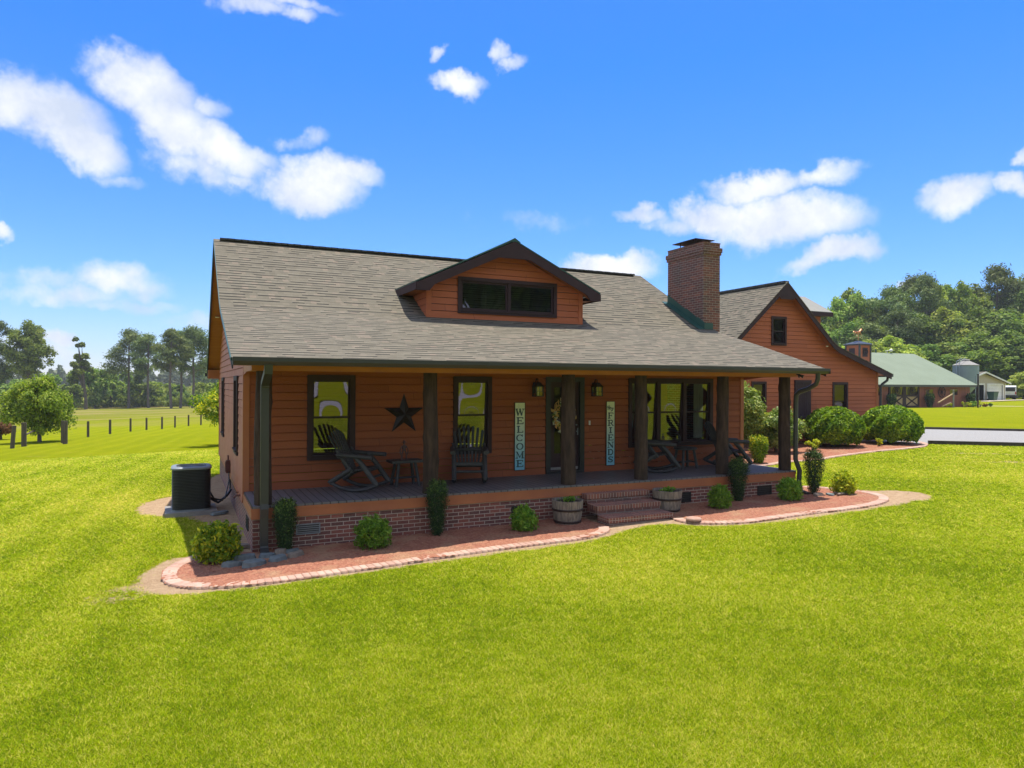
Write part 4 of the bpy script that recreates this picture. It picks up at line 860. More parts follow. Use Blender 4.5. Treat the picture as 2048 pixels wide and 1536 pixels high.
# steps
s = MB(); XS0, XS1 = 6.28, 7.8
LV = [(-.24, .60), (-.62, .425), (-1.02, .26)]
for i, (yf, zt) in enumerate(LV):
    yb = -.027 if i == 0 else LV[i-1][0]-.0; zb = (LV[i+1][1] if i < 2 else -.1)
    s.box(XS0, XS1, yf-.0, yb+(.0 if i == 0 else -.001), zt-.092, zt, 0)
    s.box(XS0+.012, XS1-.012, yf+.015, yb+.02 if i else -.03, zb-.0 if i < 2 else -.1, zt-.094, 1)
s.build('brick_steps', [M['stepbrick'], M['stepbrick2']], house)
# chimney
c = MB(); CX0, CX1, CY0, CY1 = 12.25, 12.85, 3.27, 4.86
c.box(CX0, CX1, CY0, CY1, 0, 6.52); c.box(CX0-.03, CX1+.03, CY0-.03, CY1+.03, 6.52, 6.60); c.box(CX0-.05, CX1+.05, CY0-.05, CY1+.05, 6.60, 6.72); c.box(CX0, CX1, CY0, CY1, 6.72, 6.84); c.box(CX0-.01, CX1+.01, CY0-.01, CY1+.01, 6.84, 6.87)
ch = c.build('chimney', M['chimbrick'], house)
c = MB()
for x, y in ((12.35, 3.75), (12.75, 3.75), (12.35, 4.4), (12.75, 4.4)): c.tube([(x, y, 6.86), (x, y, 7.0)], .015, 6)
cz = [(12.2, 3.55), (12.9, 3.55), (12.9, 4.6), (12.2, 4.6)]; c.prism([(x, y, 7.0) for x, y in cz], (0, 0, .015)); c.add([(x, y, 7.017) for x, y in cz]+[(12.55, 4.08, 7.09)], [(0, 1, 4), (1, 2, 4), (2, 3, 4), (3, 0, 4)]); c.build('chimney_cap', M['darktrim'], ch)
c = MB(); ys = [3.2, 3.5, 4.0, 4.86]
for a, b in zip(ys[:-1], ys[1:]): c.prism([(CX0-.012, a, roof_z(a)), (CX0-.012, b, roof_z(b)), (CX0-.012, b, roof_z(b)+.24), (CX0-.012, a, roof_z(a)+.2)], (.008, 0, 0)); c.prism([(CX0-.22, a, roof_z(a)+.012), (CX0-.012, a, roof_z(a)+.012), (CX0-.012, b, roof_z(b)+.012), (CX0-.22, b, roof_z(b)+.012)], (0, 0, .006))
c.box(CX0-.004, CX1-.25, CY0-.012, CY0-.004, roof_z(3.25), roof_z(3.25)+.18); c.build('flashing', M['greentrim'], ch)
# dormer
DC, DY = 6.08, 3.15; DZR, DSL = 6.22, .465
dm = MB(); PD = lambda a, o, z: (a, DY-o, z)
dz_top = lambda x: DZR-.12-DSL*abs(x-DC)
DWX0, DWX1 = 4.03, 8.17; WD = (4.78, 7.43, 4.47, 5.33)
def dext(z):
    h = (DZR-.14-z)/DSL; return (max(DWX0, DC-h), min(DWX1, DC+h))
siding(dm, PD, dext, 4.2, 6.06, .155, [ins(WD)])
for s_, x in ((-1, DWX0), (1, DWX1)):
    zt = dz_top(x)
    for k in range(6):
        z = 4.33+k*.155; z2 = min(z+.155, zt)
        if z2 <= z: break
        ybk = 3.28+(z-4.4)/.575 if z > 4.4 else 3.28
        ybk2 = 3.28+max(0, (z2-4.4))/.575
        dm.quad((x-.018*-s_, DY, z), (x-.018*-s_, ybk+.1, z), (x+.003*s_, ybk2+.1, z2), (x+.003*s_, DY, z2))
dm.box(DWX0-.02, DWX0+.1, DY-.028, DY-.006, 4.3, dz_top(DWX0)); dm.box(DWX1-.1, DWX1+.02, DY-.028, DY-.006, 4.3, dz_top(DWX1)); dm.box(DWX0+.1, DWX1-.1, DY-.026, DY-.005, 4.25, 4.40)
dormer = dm.build('dormer', M['siding'], house)
window(dormer, PD, *WD, units=2, trim=.085, rail=False, glass='glass2', names=('window_frame', 'sash', 'window_pane'), flipnames=True, bow=.002, sashw=.05)
DX0, DX1, DYF = 3.66, 8.5, 2.77
def drb(x):   # y where the dormer roof plane meets the main roof
    z = DZR-DSL*abs(x-DC); return 3.28+(z-4.4)/.575
r = MB()
for sx in (DX0, DX1):
    a = (sx, DYF, DZR-DSL*abs(sx-DC)); b = (DC, DYF, DZR); cc = (DC, drb(DC)+.1, DZR); e = (sx, drb(sx)+.05, a[2])
    r.add([a, b, cc, e]+[(q[0], q[1], q[2]+.03) for q in (a, b, cc, e)], [(0, 1, 2, 3), (4, 5, 6, 7), (0, 1, 5, 4), (1, 2, 6, 5), (2, 3, 7, 6), (3, 0, 4, 7)])
r.build('dormer_roof', M['greentrim'], dormer)
r = MB(); r.prism([(DC-.16, DYF-.02, DZR-.03), (DC, DYF-.02, DZR+.065), (DC+.16, DYF-.02, DZR-.03)], (0, drb(DC)-DYF, 0)); r.build('dormer_ridge', M['greentrim'], dormer)
f = MB(); zl = lambda x: DZR-DSL*abs(x-DC); wv = .24
top = [(DX0, zl(DX0)), (DC, DZR), (DX1, zl(DX1))]
gx_ = .40; gzz = DZR-wv-.19
out = [(DX0, zl(DX0)-.02), (DC, DZR-.02), (DX1, zl(DX1)-.02), (DX1, zl(DX1)-.19), (DX1-.30, zl(DX1)-.19), (DX1-.42, zl(DX1-.42)-wv), (DC+gx_, gzz), (DC-gx_, gzz), (DX0+.42, zl(DX0+.42)-wv), (DX0+.30, zl(DX0)-.19), (DX0, zl(DX0)-.19)]
L_ = [(a, DYF-.02, b) for a, b in out]
# split into convex pieces so the arch keeps its shape
def fpiece(pts): f.prism([(a, DYF-.02, b) for a, b in pts], (0, .03, 0))
fpiece([out[0], out[8], out[9], out[10]]); fpiece([out[0], (DC-gx_, zl(DC-gx_)-.02), out[7], out[8]]); fpiece([(DC-gx_, zl(DC-gx_)-.02), out[1], (DC, gzz), out[7]])
fpiece([out[1], (DC+gx_, zl(DC+gx_)-.02), out[6], (DC, gzz)]); fpiece([(DC+gx_, zl(DC+gx_)-.02), out[2], out[5], out[6]]); fpiece([out[2], out[3], out[4], out[5]])
for sx in (DX0, DX1): f.prism([(sx-.012, DYF, zl(sx)-.18), (sx+.012, DYF, zl(sx)-.18), (sx+.012, DYF, zl(sx)-.01), (sx-.012, DYF, zl(sx)-.01)], (0, drb(sx)-DYF-.05, 0))
f.build('dormer_fascia', M['darktrim'], dormer)
f = MB()
for sx, wx in ((DX0, DWX0), (DX1, DWX1)):
    f.quad((sx, DYF, zl(sx)-.15), (DC, DYF, DZR-.09), (DC, DY+.02, DZR-.09), (sx, DY+.02, zl(sx)-.15)); f.quad((sx, DY, zl(sx)-.15), (wx, DY, zl(sx)-.15), (wx, drb(wx)+.3, zl(sx)-.15), (sx, drb(sx)+.1, zl(sx)-.15))
f.build('dormer_soffit', M['ceiling'], dormer)
# camera and floodlight fixture under the right end of the eave
s = MB(); s.box(11.95, 12.02, -.36, -.30, 3.05, 3.114); s.tube([(11.98, -.33, 3.06), (11.93, -.40, 3.0)], .02, 8); s.tube([(11.98, -.33, 3.06), (12.05, -.42, 3.01)], [.018, .04], 10); s.build('security_camera', M['black'], house)

# ---------------------------------------------------------------- rear gabled wing
wing = thing('garage_wing', 'terracotta gabled wing with steep flared shingle roof, right of the house', 'outbuilding', (0, 0, 0))
GY0, GXL, GXR, GXC = 8.3, 15.0, 26.3, 20.6
GP = [(14.3, 3.35), (17.6, 4.42), (17.95, 4.62), (20.55, 6.92), (23.15, 4.62), (23.5, 4.42), (26.75, 3.35)]   # (x,z)
def gz(x):
    for a, b in zip(GP[:-1], GP[1:]):
        if a[0] <= x <= b[0]: return a[1]+(b[1]-a[1])*(x-a[0])/(b[0]-a[0])
    return GP[0][1]
def gext(z):
    zz = z+.12; hi = GXR
    for a, b in zip(GP[3:-1], GP[4:]):
        if b[1] <= zz <= a[1]: hi = b[0]+(a[0]-b[0])*(zz-b[1])/(a[1]-b[1]); break
    if zz > GP[3][1]: hi = 20.55
    return (max(GXL, 41.1-hi), min(hi, GXR))
PG = lambda a, o, z: (a, GY0-o, z)
GW = [(20.03, 20.85, 4.40, 5.56), (23.5, 24.42, 1.35, 2.96), (19.0, 19.78, 1.75, 2.96)]
s = MB(); siding(s, PG, gext, .55, 6.8, .165, [ins(o) for o in GW]); s.build('front_wall', M['siding'], wing)
s = MB(); PGR = lambda a, o, z: (GXR+o, a, z); PGL = lambda a, o, z: (GXL-o, a, z)
siding(s, PGR, lambda z: (GY0, 17.2), .55, 3.5, .165); s.build('side_wall', M['siding'], wing); s = MB(); siding(s, PGL, lambda z: (GY0, 17.2), .55, 3.5, .165); s.build('side_wall', M['siding'], wing)
s = MB(); s.box(GXL, GXR, 17.2, 17.25, .3, 4.3); s.prism([(15.5, 17.2, 4.3), (25.6, 17.2, 4.3), (20.55, 17.2, 6.8)], (0, .05, 0)); s.build('rear_wall', M['siding'], wing)
s = MB(); s.box(GXL+.03, GXR-.03, GY0+.03, GY0+.2, -.3, .55); s.box(GXR-.2, GXR-.03, GY0+.2, 17.2, -.3, .55); s.build('brick_foundation', M['brick'], wing)
s = MB(); s.box(GXR-.1, GXR+.022, GY0-.03, GY0-.005, .55, 3.36); s.box(GXR+.004, GXR+.024, GY0-.028, GY0+.1, .55, 3.36); s.build('corner_board', M['trim'], wing)
for i, o in enumerate(GW): window(wing, PG, *o, trim=.09, glass='glass2', bow=.001, label=['small upper window in the gable of the wing', 'tall window above the round bushes', 'window half hidden behind the camellia'][i])
s = MB()
s.box(21.3, 22.22, .006, .05, 1.45, 3.03, M=PG); s.box(21.3, 22.22, .05, .075, 1.45, 1.6, M=PG); s.box(21.3, 22.22, .05, .075, 2.9, 3.03, M=PG)
for k in range(7): s.box(21.33+k*.125, 21.44+k*.125, .05, .062, 1.6, 2.9, M=PG)
s.build('board_door', M['darktrim'], wing)
def gslab(mb, y0, y1, t, off, m=0):
    top = [(x, z-off) for x, z in GP]; bot = [(x, z-off-t) for x, z in GP]
    for (a, b, c, e) in zip(top[:-1], top[1:], bot[:-1], bot[1:]):
        mb.quad((a[0], y0, a[1]), (b[0], y0, b[1]), (b[0], y1, b[1]), (a[0], y1, a[1]), m); mb.quad((c[0], y0, c[1]), (c[0], y1, c[1]), (e[0], y1, e[1]), (e[0], y0, e[1]), m)
        for y in (y0, y1): mb.quad((a[0], y, a[1]), (b[0], y, b[1]), (e[0], y, e[1]), (c[0], y, c[1]), m)
    for k in (0, -1): mb.quad((top[k][0], y0, top[k][1]), (top[k][0], y1, top[k][1]), (bot[k][0], y1, bot[k][1]), (bot[k][0], y0, bot[k][1]), m)
s = MB(); gslab(s, 7.93, 17.6, .03, 0); gr = s.build('roof', M['shingle'], wing)
s = MB(); gslab(s, 7.98, 17.55, .08, .032); s.build('soffit', M['ceiling'], gr)
s = MB(); gslab(s, 7.945, 7.975, .22, .032); s.prism([(20.05, 7.947, 6.45), (20.55, 7.947, 6.8), (21.05, 7.947, 6.45), (20.9, 7.947, 6.22), (20.2, 7.947, 6.22)], (0, .026, 0)); s.build('rake_board', M['darktrim'], gr)
s = MB()
for k in range(58): s.box(20.42, 20.68, 8.0+k*.165, 8.0+k*.165+.19, 6.87, 6.955+.004*(k % 2))
s.build('ridge_vent', M['ridge'], gr)
s = MB(); s.box(26.72, 26.86, 7.95, 17.6, 3.2, 3.34); s.build('gutter', M['gutter'], wing)
s = MB(); s.tube([(26.78, 8.15, 3.22), (26.76, 8.17, 3.05), (26.5, 8.2, 2.9), (26.4, 8.22, 2.8), (26.4, 8.22, .6)], .055, 8); s.build('downspout', M['gutter'], wing)
s = MB(); s.lathe([(0, -.05), (.04, -.04), (.05, 0)], (22.95, 8.1, 4.45), n=12); s.build('soffit_light', M['white'], wing)
# metal roofed dormer on its right slope
s = MB(); EX = 25.2
s.box(20.9, EX, 10.35, 12.75, 3.6, 6.05); s.prism([(20.9, 10.35, 6.05), (20.9, 12.75, 6.05), (20.9, 11.55, 6.75)], (EX-20.9, 0, 0)); gd = s.build('dormer', M['siding'], wing)
s = MB()
for (ye, y2) in ((10.0, 11.55), (13.1, 11.55)):
    a = [(20.7, ye, 6.1), (25.55, ye, 6.1), (25.55, y2, 6.98), (20.7, y2, 6.98)]; s.add(a+[(p[0], p[1], p[2]+.04) for p in a], [(0, 1, 2, 3), (4, 5, 6, 7), (0, 1, 5, 4), (1, 2, 6, 5), (2, 3, 7, 6), (3, 0, 4, 7)])
s.build('dormer_roof', M['dormermetal'], gd)
s = MB(); s.box(20.9, 25.57, 9.97, 10.0, 5.93, 6.11); s.prism([(25.52, 10.0, 5.93), (25.52, 10.0, 6.09), (25.52, 11.55, 6.96), (25.52, 13.1, 6.09), (25.52, 13.1, 5.93), (25.52, 11.55, 6.78)], (.03, 0, 0)); s.box(20.9, 25.5, 10.0, 10.35, 5.95, 5.98); s.build('dormer_fascia', M['darktrim'], gd)
# ---------------------------------------------------------------- barn
BY, BX0, BX1, BBZ = 40.5, 60.0, 86.3, .27
barn = thing('barn', 'long dark red barn with pale green metal roof and cupola', 'barn', (0, 0, 0))
PBn = lambda a, o, z: (a, BY-o, z)
s = MB(); OPN = [(77.75, 79.3, 1.7, 2.5), (82.3, 83.95, 1.7, 2.5), (69.2, 70.1, 1.7, 2.6)]
def wall_open(mb, Mf, a0, a1, z0, z1, ops):
    xs = sorted({a0, a1}|{o[0] for o in ops}|{o[1] for o in ops})
    for a, b in zip(xs[:-1], xs[1:]):
        zs = [(z0, z1)]
        for o in ops:
            if o[0] < b-1e-4 and o[1] > a+1e-4: zs = [(z0, o[2]), (o[3], z1)]
        for c, d_ in zs: mb.quad(Mf(a, 0, c), Mf(b, 0, c), Mf(b, 0, d_), Mf(a, 0, d_))
wall_open(s, PBn, BX0, BX1, BBZ-.4, 3.1, OPN+[(71.3, 76.7, .2, 2.95)])
s.prism([(BX1, BY, BBZ-.4), (BX1, BY+15, BBZ-.4), (BX1, BY+15, 3.1), (BX1, BY+7.5, 7.0), (BX1, BY, 3.1)], (.02, 0, 0)); s.prism([(BX0, BY, BBZ-.4), (BX0, BY+15, BBZ-.4), (BX0, BY+15, 3.1), (BX0, BY+7.5, 7.0), (BX0, BY, 3.1)], (-.02, 0, 0)); s.quad((BX0, BY+15, 0), (BX1, BY+15, 0), (BX1, BY+15, 3.1), (BX0, BY+15, 3.1))
s.build('wall', M['barnboard'], barn)
def broof(y0, z0, y1, z1, x0, x1, t, mb):
    mb.add([(x0, y0, z0), (x1, y0, z0), (x1, y1, z1), (x0, y1, z1), (x0, y0, z0-t), (x1, y0, z0-t), (x1, y1, z1-t), (x0, y1, z1-t)], [(0, 1, 2, 3), (4, 7, 6, 5), (0, 4, 5, 1), (1, 5, 6, 2), (2, 6, 7, 3), (3, 7, 4, 0)])
s = MB(); broof(BY-.7, 2.98, BY+7.5, 7.1, BX0-.5, BX1+.5, .12, s); broof(BY+15.7, 2.98, BY+7.5, 7.1, BX0-.5, BX1+.5, .12, s); br = s.build('roof', M['greenroof'], barn)
s = MB(); s.box(BX0-.5, BX1+.5, BY-.76, BY-.71, 2.72, 2.96); s.build('fascia', M['gutter'], br)
s = MB(); s.tube([(79.2, 48, 7.0), (79.2, 48, 7.55)], .07, 8); s.build('roof_pipe', M['greentrim'], br)
s = MB(); s.tube([(81.4, 48, 7.0), (81.4, 48, 7.3)], .03, 6); s.lathe([(0, -.22), (.17, -.12), (.22, 0), (.17, .12), (0, .22)], (82.0, 47.9, 7.45), 12); s.tube([(81.0, 48, 7.35), (82.0, 47.9, 7.45)], .03, 6); s.build('roof_light', M['white'], br)
# double doors with X braces
PBd = lambda a, o, z: (a, BY-o, z)
for j, (a0, a1) in enumerate(((71.35, 74.0), (74.02, 76.65))):
    d = MB(); fw_ = .28
    d.box(a0, a0+fw_, .0, .08, BBZ+.1, 2.9, M=PBd); d.box(a1-fw_, a1, .0, .08, BBZ+.1, 2.9, M=PBd); d.box(a0+fw_, a1-fw_, .0, .08, 2.72, 2.9, M=PBd); d.box(a0+fw_, a1-fw_, .0, .082, 1.6, 1.8, M=PBd); d.box(a0+fw_, a1-fw_, .0, .082, BBZ+.1, BBZ+.28, M=PBd)
    l, r, zb, zt = a0+fw_, a1-fw_, BBZ+.28, 1.6
    for (p, q) in (((l, zb), (r, zt)), ((l, zt), (r, zb))):
        n = Vector((-(q[1]-p[1]), q[0]-p[0])).normalized()*.08; P = [(p[0]+n.x, p[1]+n.y), (q[0]+n.x, q[1]+n.y), (q[0]-n.x, q[1]-n.y), (p[0]-n.x, p[1]-n.y)]
        d.prism([PBd(u, .05, v) for u, v in P], (0, -.025, 0))
    do = d.build('barn_door', M['darktrim'], barn)
    d = MB(); d.box(l, r, .0, .04, zb, zt, M=PBd); d.build('door_panel', M['barndoor'], do)
    p = MB(); pane_mesh(p, PBd, l, r, 1.8, 2.72, .03, .0, 2, tilt=.10); p.build('window_pane', M['glass'], do)
for (a, b, c, e) in OPN:
    w_ = MB(); w_.box(a, a+.07, -.04, .05, c, e, M=PBn); w_.box(b-.07, b, -.04, .05, c, e, M=PBn); w_.box(a+.07, b-.07, -.04, .05, e-.07, e, M=PBn); w_.box(a+.07, b-.07, -.04, .05, c, c+.07, M=PBn); wo_ = w_.build('window', M['barnboard'], barn)
    p = MB(); pane_mesh(p, PBn, a+.07, b-.07, c+.07, e-.07, -.01, .0, 2, tilt=.12); p.build('window_pane', M['glass'], wo_)
# cupola on the ridge
cup = MB(); ux, uy, q = 73.6, 46.2, .95; zb_, zt_ = 5.2, 7.75
cup.box(ux-q, ux+q, uy-q, uy+q, zb_, zt_); cu_o = cup.build('cupola', M['siding'], barn)
c = MB()
for sx in (-1, 1):
    for sy in (-1, 1): c.box(ux+sx*q-.09, ux+sx*q+.09, uy+sy*q-.09, uy+sy*q+.09, zb_, zt_)
c.box(ux-q-.12, ux+q+.12, uy-q-.12, uy+q+.12, zt_, zt_+.14)
c.add([(ux-q-.3, uy-q-.3, zt_+.14), (ux+q+.3, uy-q-.3, zt_+.14), (ux+q+.3, uy+q+.3, zt_+.14), (ux-q-.3, uy+q+.3, zt_+.14), (ux, uy, zt_+.62)], [(0, 1, 4), (1, 2, 4), (2, 3, 4), (3, 0, 4), (3, 2, 1, 0)]); c.build('cupola_roof', M['gutter'], cu_o)
c = MB(); c.box(ux-q-.03, ux-q+.0, uy-.3, uy+.5, 6.4, 7.4); c.build('louvre', M['darktrim'], cu_o); c = MB(); c.box(ux-.45, ux+.45, uy-q-.03, uy-q, 6.35, 7.45, 0); c.build('louvre', M['darktrim'], cu_o)
def ring(mb, cx, cz, R, r, Mf, o, n=28, m=0): mb.tube([Mf(cx+R*math.cos(2*PI*i/n), o, cz+R*math.sin(2*PI*i/n)) for i in range(n+1)], r, 6, m, caps=False)
# horse weathervane
wv = MB(); wx, wy, wz = ux, uy, zt_+.6
wv.tube([(wx, wy, wz), (wx, wy, wz+.75)], .035, 6); wv.tube([(wx-.5, wy, wz+.38), (wx+.5, wy, wz+.38)], .025, 6); wv.lathe([(0, -.08), (.08, 0), (0, .08)], (wx, wy, wz+.22), 8)
hz = wz+1.05
wv.tube([(wx-.42, wy, hz), (wx-.1, wy, hz-.04), (wx+.25, wy, hz+.02)], [.16, .15, .18], 8); wv.tube([(wx+.25, wy, hz+.05), (wx+.5, wy, hz+.32), (wx+.55, wy, hz+.38)], [.14, .09, .07], 8); wv.tube([(wx+.5, wy, hz+.38), (wx+.75, wy, hz+.26)], [.08, .045], 8)
wv.tube([(wx-.5, wy, hz+.02), (wx-.75, wy, hz+.06), (wx-.95, wy, hz-.1)], [.05, .08, .02], 6)
for (a, b, c_) in ((.25, .55, .5), (.2, .05, .1), (-.38, -.7, -.6), (-.35, -.2, -.4)): wv.tube([(wx+a, wy, hz-.05), (wx+b, wy, hz-.25), (wx+c_, wy, hz-.42)], [.07, .045, .03], 6)
wv.build('weathervane', M['copper'], cu_o)
# wagon wheels on the barn
def wagon_wheel(x, z, R, label):
    root = thing('wagon_wheel', label, 'wagon wheel', (x, BY-.16, z), 0, 'wagon wheels hung on the barn front')
    I = lambda a, o, zz: (a, -o, zz)
    mb = MB(); ring(mb, 0, 0, R, .05, I, 0); mb.build('rim', M['darktrim'], root)
    mb = MB(); mb.tube([(0, .06, 0), (0, -.1, 0)], .1, 10); mb.build('hub', M['darktrim'], root)
    mb = MB()
    for k in range(10): a = 2*PI*k/10; mb.tube([(.08*math.cos(a), 0, .08*math.sin(a)), (R*math.cos(a), 0, R*math.sin(a))], .028, 5)
    mb.build('spokes', M['darktrim'], root)
wagon_wheel(80.65, 2.12, .62, 'wagon wheel on the barn wall between the two small windows')
wagon_wheel(72.68, 2.3, .46, 'wagon wheel on the left barn door above its X brace'); wagon_wheel(75.32, 2.3, .46, 'wagon wheel on the right barn door above its X brace')
rg_ = Vector((0, 0, 0))
wwc = thing('wagon_wheel', 'small wagon wheel on the barn cupola below the horse weathervane', 'wagon wheel', (ux+.05, uy-q-.06, 6.95), 0, 'wagon wheels hung on the barn front')
mb = MB(); ring(mb, 0, 0, .36, .05, lambda a, o, z: (a, o, z), 0, 20); mb.tube([(0, .04, 0), (0, -.06, 0)], .08, 8)
for k in range(8): a = 2*PI*k/8; mb.tube([(0, 0, 0), (.36*math.cos(a), 0, .36*math.sin(a))], .025, 5)
mb.build('rim', M['darktrim'], wwc)
# mounting ramp of planks and a post by the barn
rail = thing('wooden_ladder_rail', 'two pale sloping wooden rails leaning on a post before the barn wall', 'wooden rail', (0, 0, 0))
s = MB(); s.tube([(77.9, 39.0, .9), (80.5, 39.0, 1.9)], .09, 6); s.tube([(78.6, 39.0, .45), (80.2, 39.0, .9)], .07, 6); s.build('rail', M['barndoor'], rail)
s = MB(); s.tube([(80.7, 39.0, .2), (80.7, 39.0, 2.2)], .1, 8); s.lathe([(0, -.12), (.13, 0), (0, .13)], (80.7, 39.0, 2.3), 8); s.build('post', M['concrete'], rail)
# ---------------------------------------------------------------- feed bin
bin_ = thing('feed_silo', 'blue grey galvanised feed silo with cone roof rising behind the barn', 'silo', (93.2, 45.2, g(93.2, 45.2)))
bz = -bin_.location.z
s = MB(); s.lathe([(1.5, 3.2+bz), (1.5, 5.62+bz)], n=36); s.build('tank', M['steelrib'], bin_)
s = MB(); s.lathe([(1.56, 5.58+bz), (1.56, 5.64+bz), (.42, 6.22+bz), (.0, 6.25+bz)], n=36, smooth=False); s.lathe([(.45, 6.2+bz), (.45, 6.42+bz), (0, 6.47+bz)], n=20); s.build('cone_roof', M['concrete'], bin_)
s = MB(); s.lathe([(1.5, 3.2+bz), (.25, 1.5+bz), (.2, 1.2+bz)], n=36); s.build('hopper', M['steelrib'], bin_)
for k in range(6):
    a = 2*PI*k/6+.3; s = MB(); s.tube([(1.5*math.cos(a), 1.5*math.sin(a), -.2), (1.5*math.cos(a), 1.5*math.sin(a), 4.2+bz)], .06, 6); s.build('leg', M['bluesteel'], bin_)
s = MB()
for o in (-.2, .2): s.tube([(-1.62, o, .2), (-1.62, o, 6.1+bz), (-1.3, o, 6.25+bz), (-.4, o, 6.6+bz)], .03, 6)
for k in range(16): s.tube([(-1.62, -.2, .5+k*.35), (-1.62, .2, .5+k*.35)], .02, 4)
s.build('ladder', M['bluesteel'], bin_)
pole = thing('utility_post', 'slim dark metal post in front of the right end of the barn', 'post', (82.7, 37.4, g(82.7, 37.4)))
s = MB(); s.tube([(0, 0, -.2), (0, 0, 3.9)], .08, 8); s.build('shaft', M['darktrim'], pole)
s = MB(); s.box(-.11, .11, -.11, .11, 3.9, 3.95); s.build('cap', M['darktrim'], pole)
# ---------------------------------------------------------------- small two-door garage
sg = thing('detached_garage', 'small beige garage with one open and one closed white door', 'garage', (0, 0, 0))
SX0, SX1, SY, SB, SXC = 96.6, 107.45, 48.2, .82, 102.0
PS = lambda a, o, z: (a, SY-o, z)
s = MB(); wall_open(s, PS, SX0, SX1, SB-.3, 3.4, [(99.1, 102.3, .7, 3.03), (103.3, 106.8, .7, 3.03)])
s.poly([(SX0, SY, 3.4), (SX1, SY, 3.4), (SXC, SY, 4.75)]); s.quad((SX1, SY, .3), (SX1, SY+9, .3), (SX1, SY+9, 3.4), (SX1, SY, 3.4)); s.quad((SX0, SY, .3), (SX0, SY+9, .3), (SX0, SY+9, 3.4), (SX0, SY, 3.4)); s.quad((SX0, SY+9, .3), (SX1, SY+9, .3), (SX1, SY+9, 4.7), (SX0, SY+9, 4.7)); s.build('wall', M['vinyl'], sg)
s = MB()
for (xe, xc) in ((SX0-.55, SXC), (SX1+.55, SXC)):
    s.add([(xe, SY-.5, 3.32), (xc, SY-.5, 4.92), (xc, SY+9.4, 4.92), (xe, SY+9.4, 3.32), (xe, SY-.5, 3.24), (xc, SY-.5, 4.84), (xc, SY+9.4, 4.84), (xe, SY+9.4, 3.24)], [(0, 1, 2, 3), (4, 5, 6, 7), (0, 1, 5, 4), (3, 2, 6, 7), (0, 3, 7, 4)])
sr = s.build('roof', M['shingle'], sg)
s = MB()
for xe in (SX0-.55, SX1+.55): s.prism([(xe, SY-.56, 3.14), (xe, SY-.56, 3.33), (SXC, SY-.56, 4.93), (SXC, SY-.56, 4.72)], (0, .05, 0))
s.build('rake_board', M['white'], sr)
s = MB()
for (a, b) in ((99.1, 102.3), (103.3, 106.8)):
    s.box(a-.22, a, .003, .04, .72, 3.03, M=PS); s.box(b, b+.22, .003, .04, .72, 3.03, M=PS); s.box(a-.22, b+.22, .003, .045, 3.03, 3.25, M=PS)
s.box(SX1-.1, SX1+.03, -.1, .03, .7, 3.3, M=PS); s.build('door_trim', M['white'], sg)
s = MB()
for k in range(4): s.box(103.3, 106.8, -.12, -.08, .80+k*.56, .80+k*.56+.545, M=PS)
s.build('garage_door', M['white'], sg)
s = MB(); s.box(98.9, 103, -.9, -8.5, .85, .87, M=PS); s.build('floor', M['concrete'], sg)
clut = thing('tractor', 'dark machine parked in the shade of the open garage bay', 'tractor', (100.6, 50.2, .85))
s = MB(); s.box(-1.1, .9, -.5, .6, .35, .95); s.box(-.9, -.1, -.4, .5, .95, 1.35); s.tube([(.1, 0, .9), (.3, 0, 1.5)], .04, 6); s.build('body', M['bluesteel'], clut)
for (x, r_) in ((-.7, .45), (.65, .33)):
    for y in (-.62, .62): s = MB(); s.tube([(x, y-.12, r_), (x, y+.12, r_)], r_, 16); s.build('wheel', M['tyre'], clut)
def bin_thing(x, y):
    r = thing('trash_bin', 'dark green wheeled bin standing before the closed white garage door', 'bin', (x, y, g(x, y)))
    s = MB(); s.add([(-.3, -.3, .08), (.3, -.3, .08), (.3, .3, .08), (-.3, .3, .08), (-.4, -.4, 1.05), (.4, -.4, 1.05), (.4, .4, 1.05), (-.4, .4, 1.05)], [(0, 1, 5, 4), (1, 2, 6, 5), (2, 3, 7, 6), (3, 0, 4, 7), (3, 2, 1, 0)]); s.build('body', M['greentrim'], r)
    s = MB(); s.box(-.43, .43, -.43, .43, 1.05, 1.12); s.tube([(-.4, .45, 1.05), (.4, .45, 1.05)], .03, 6); s.build('lid', M['black'], r)
    for x_ in (-.28, .28): s = MB(); s.tube([(x_-.03, .35, .12), (x_+.03, .35, .12)], .12, 12); s.build('wheel', M['tyre'], r)
    return r
b1 = bin_thing(102.7, 47.2); b1.scale = (1.35, 1.2, 1.15)
# white van
van = thing('van', 'white van seen from behind beside the beige garage', 'van', (112.3, 50.6, g(112.3, 50.6)), -1.0)
s = MB(); prof = [(-2.4, .45), (-2.45, 1.1), (-2.3, 1.95), (-1.9, 2.1), (.9, 2.05), (1.6, 1.35), (2.4, 1.15), (2.5, .5)]
s.prism([(-.95, y, z) for y, z in prof], (1.9, 0, 0)); s.build('body', M['white'], van)
s = MB(); s.box(-.8, .8, -2.46, -2.43, 1.25, 1.8); s.box(-.97, -.952, -1.9, .8, 1.3, 1.85); s.box(.952, .97, -1.9, .8, 1.3, 1.85); s.build('window', M['black'], van)
s = MB(); s.box(-.97, .97, -2.6, -2.4, .42, .68); s.build('bumper', M['black'], van)
for x in (-.85, .85):
    for y in (-1.6, 1.6): s = MB(); s.tube([(x-.12, y, .36), (x+.12, y, .36)], .36, 18); s.build('wheel', M['tyre'], van)
M['red'] = paint('red_lens', (.4, .02, .02), (.3, .02, .02), 3, .3)
for x in (-.86, .86): s = MB(); s.box(x-.07, x+.07, -2.47, -2.42, .8, 1.2); s.build('tail_light', M['red'], van)
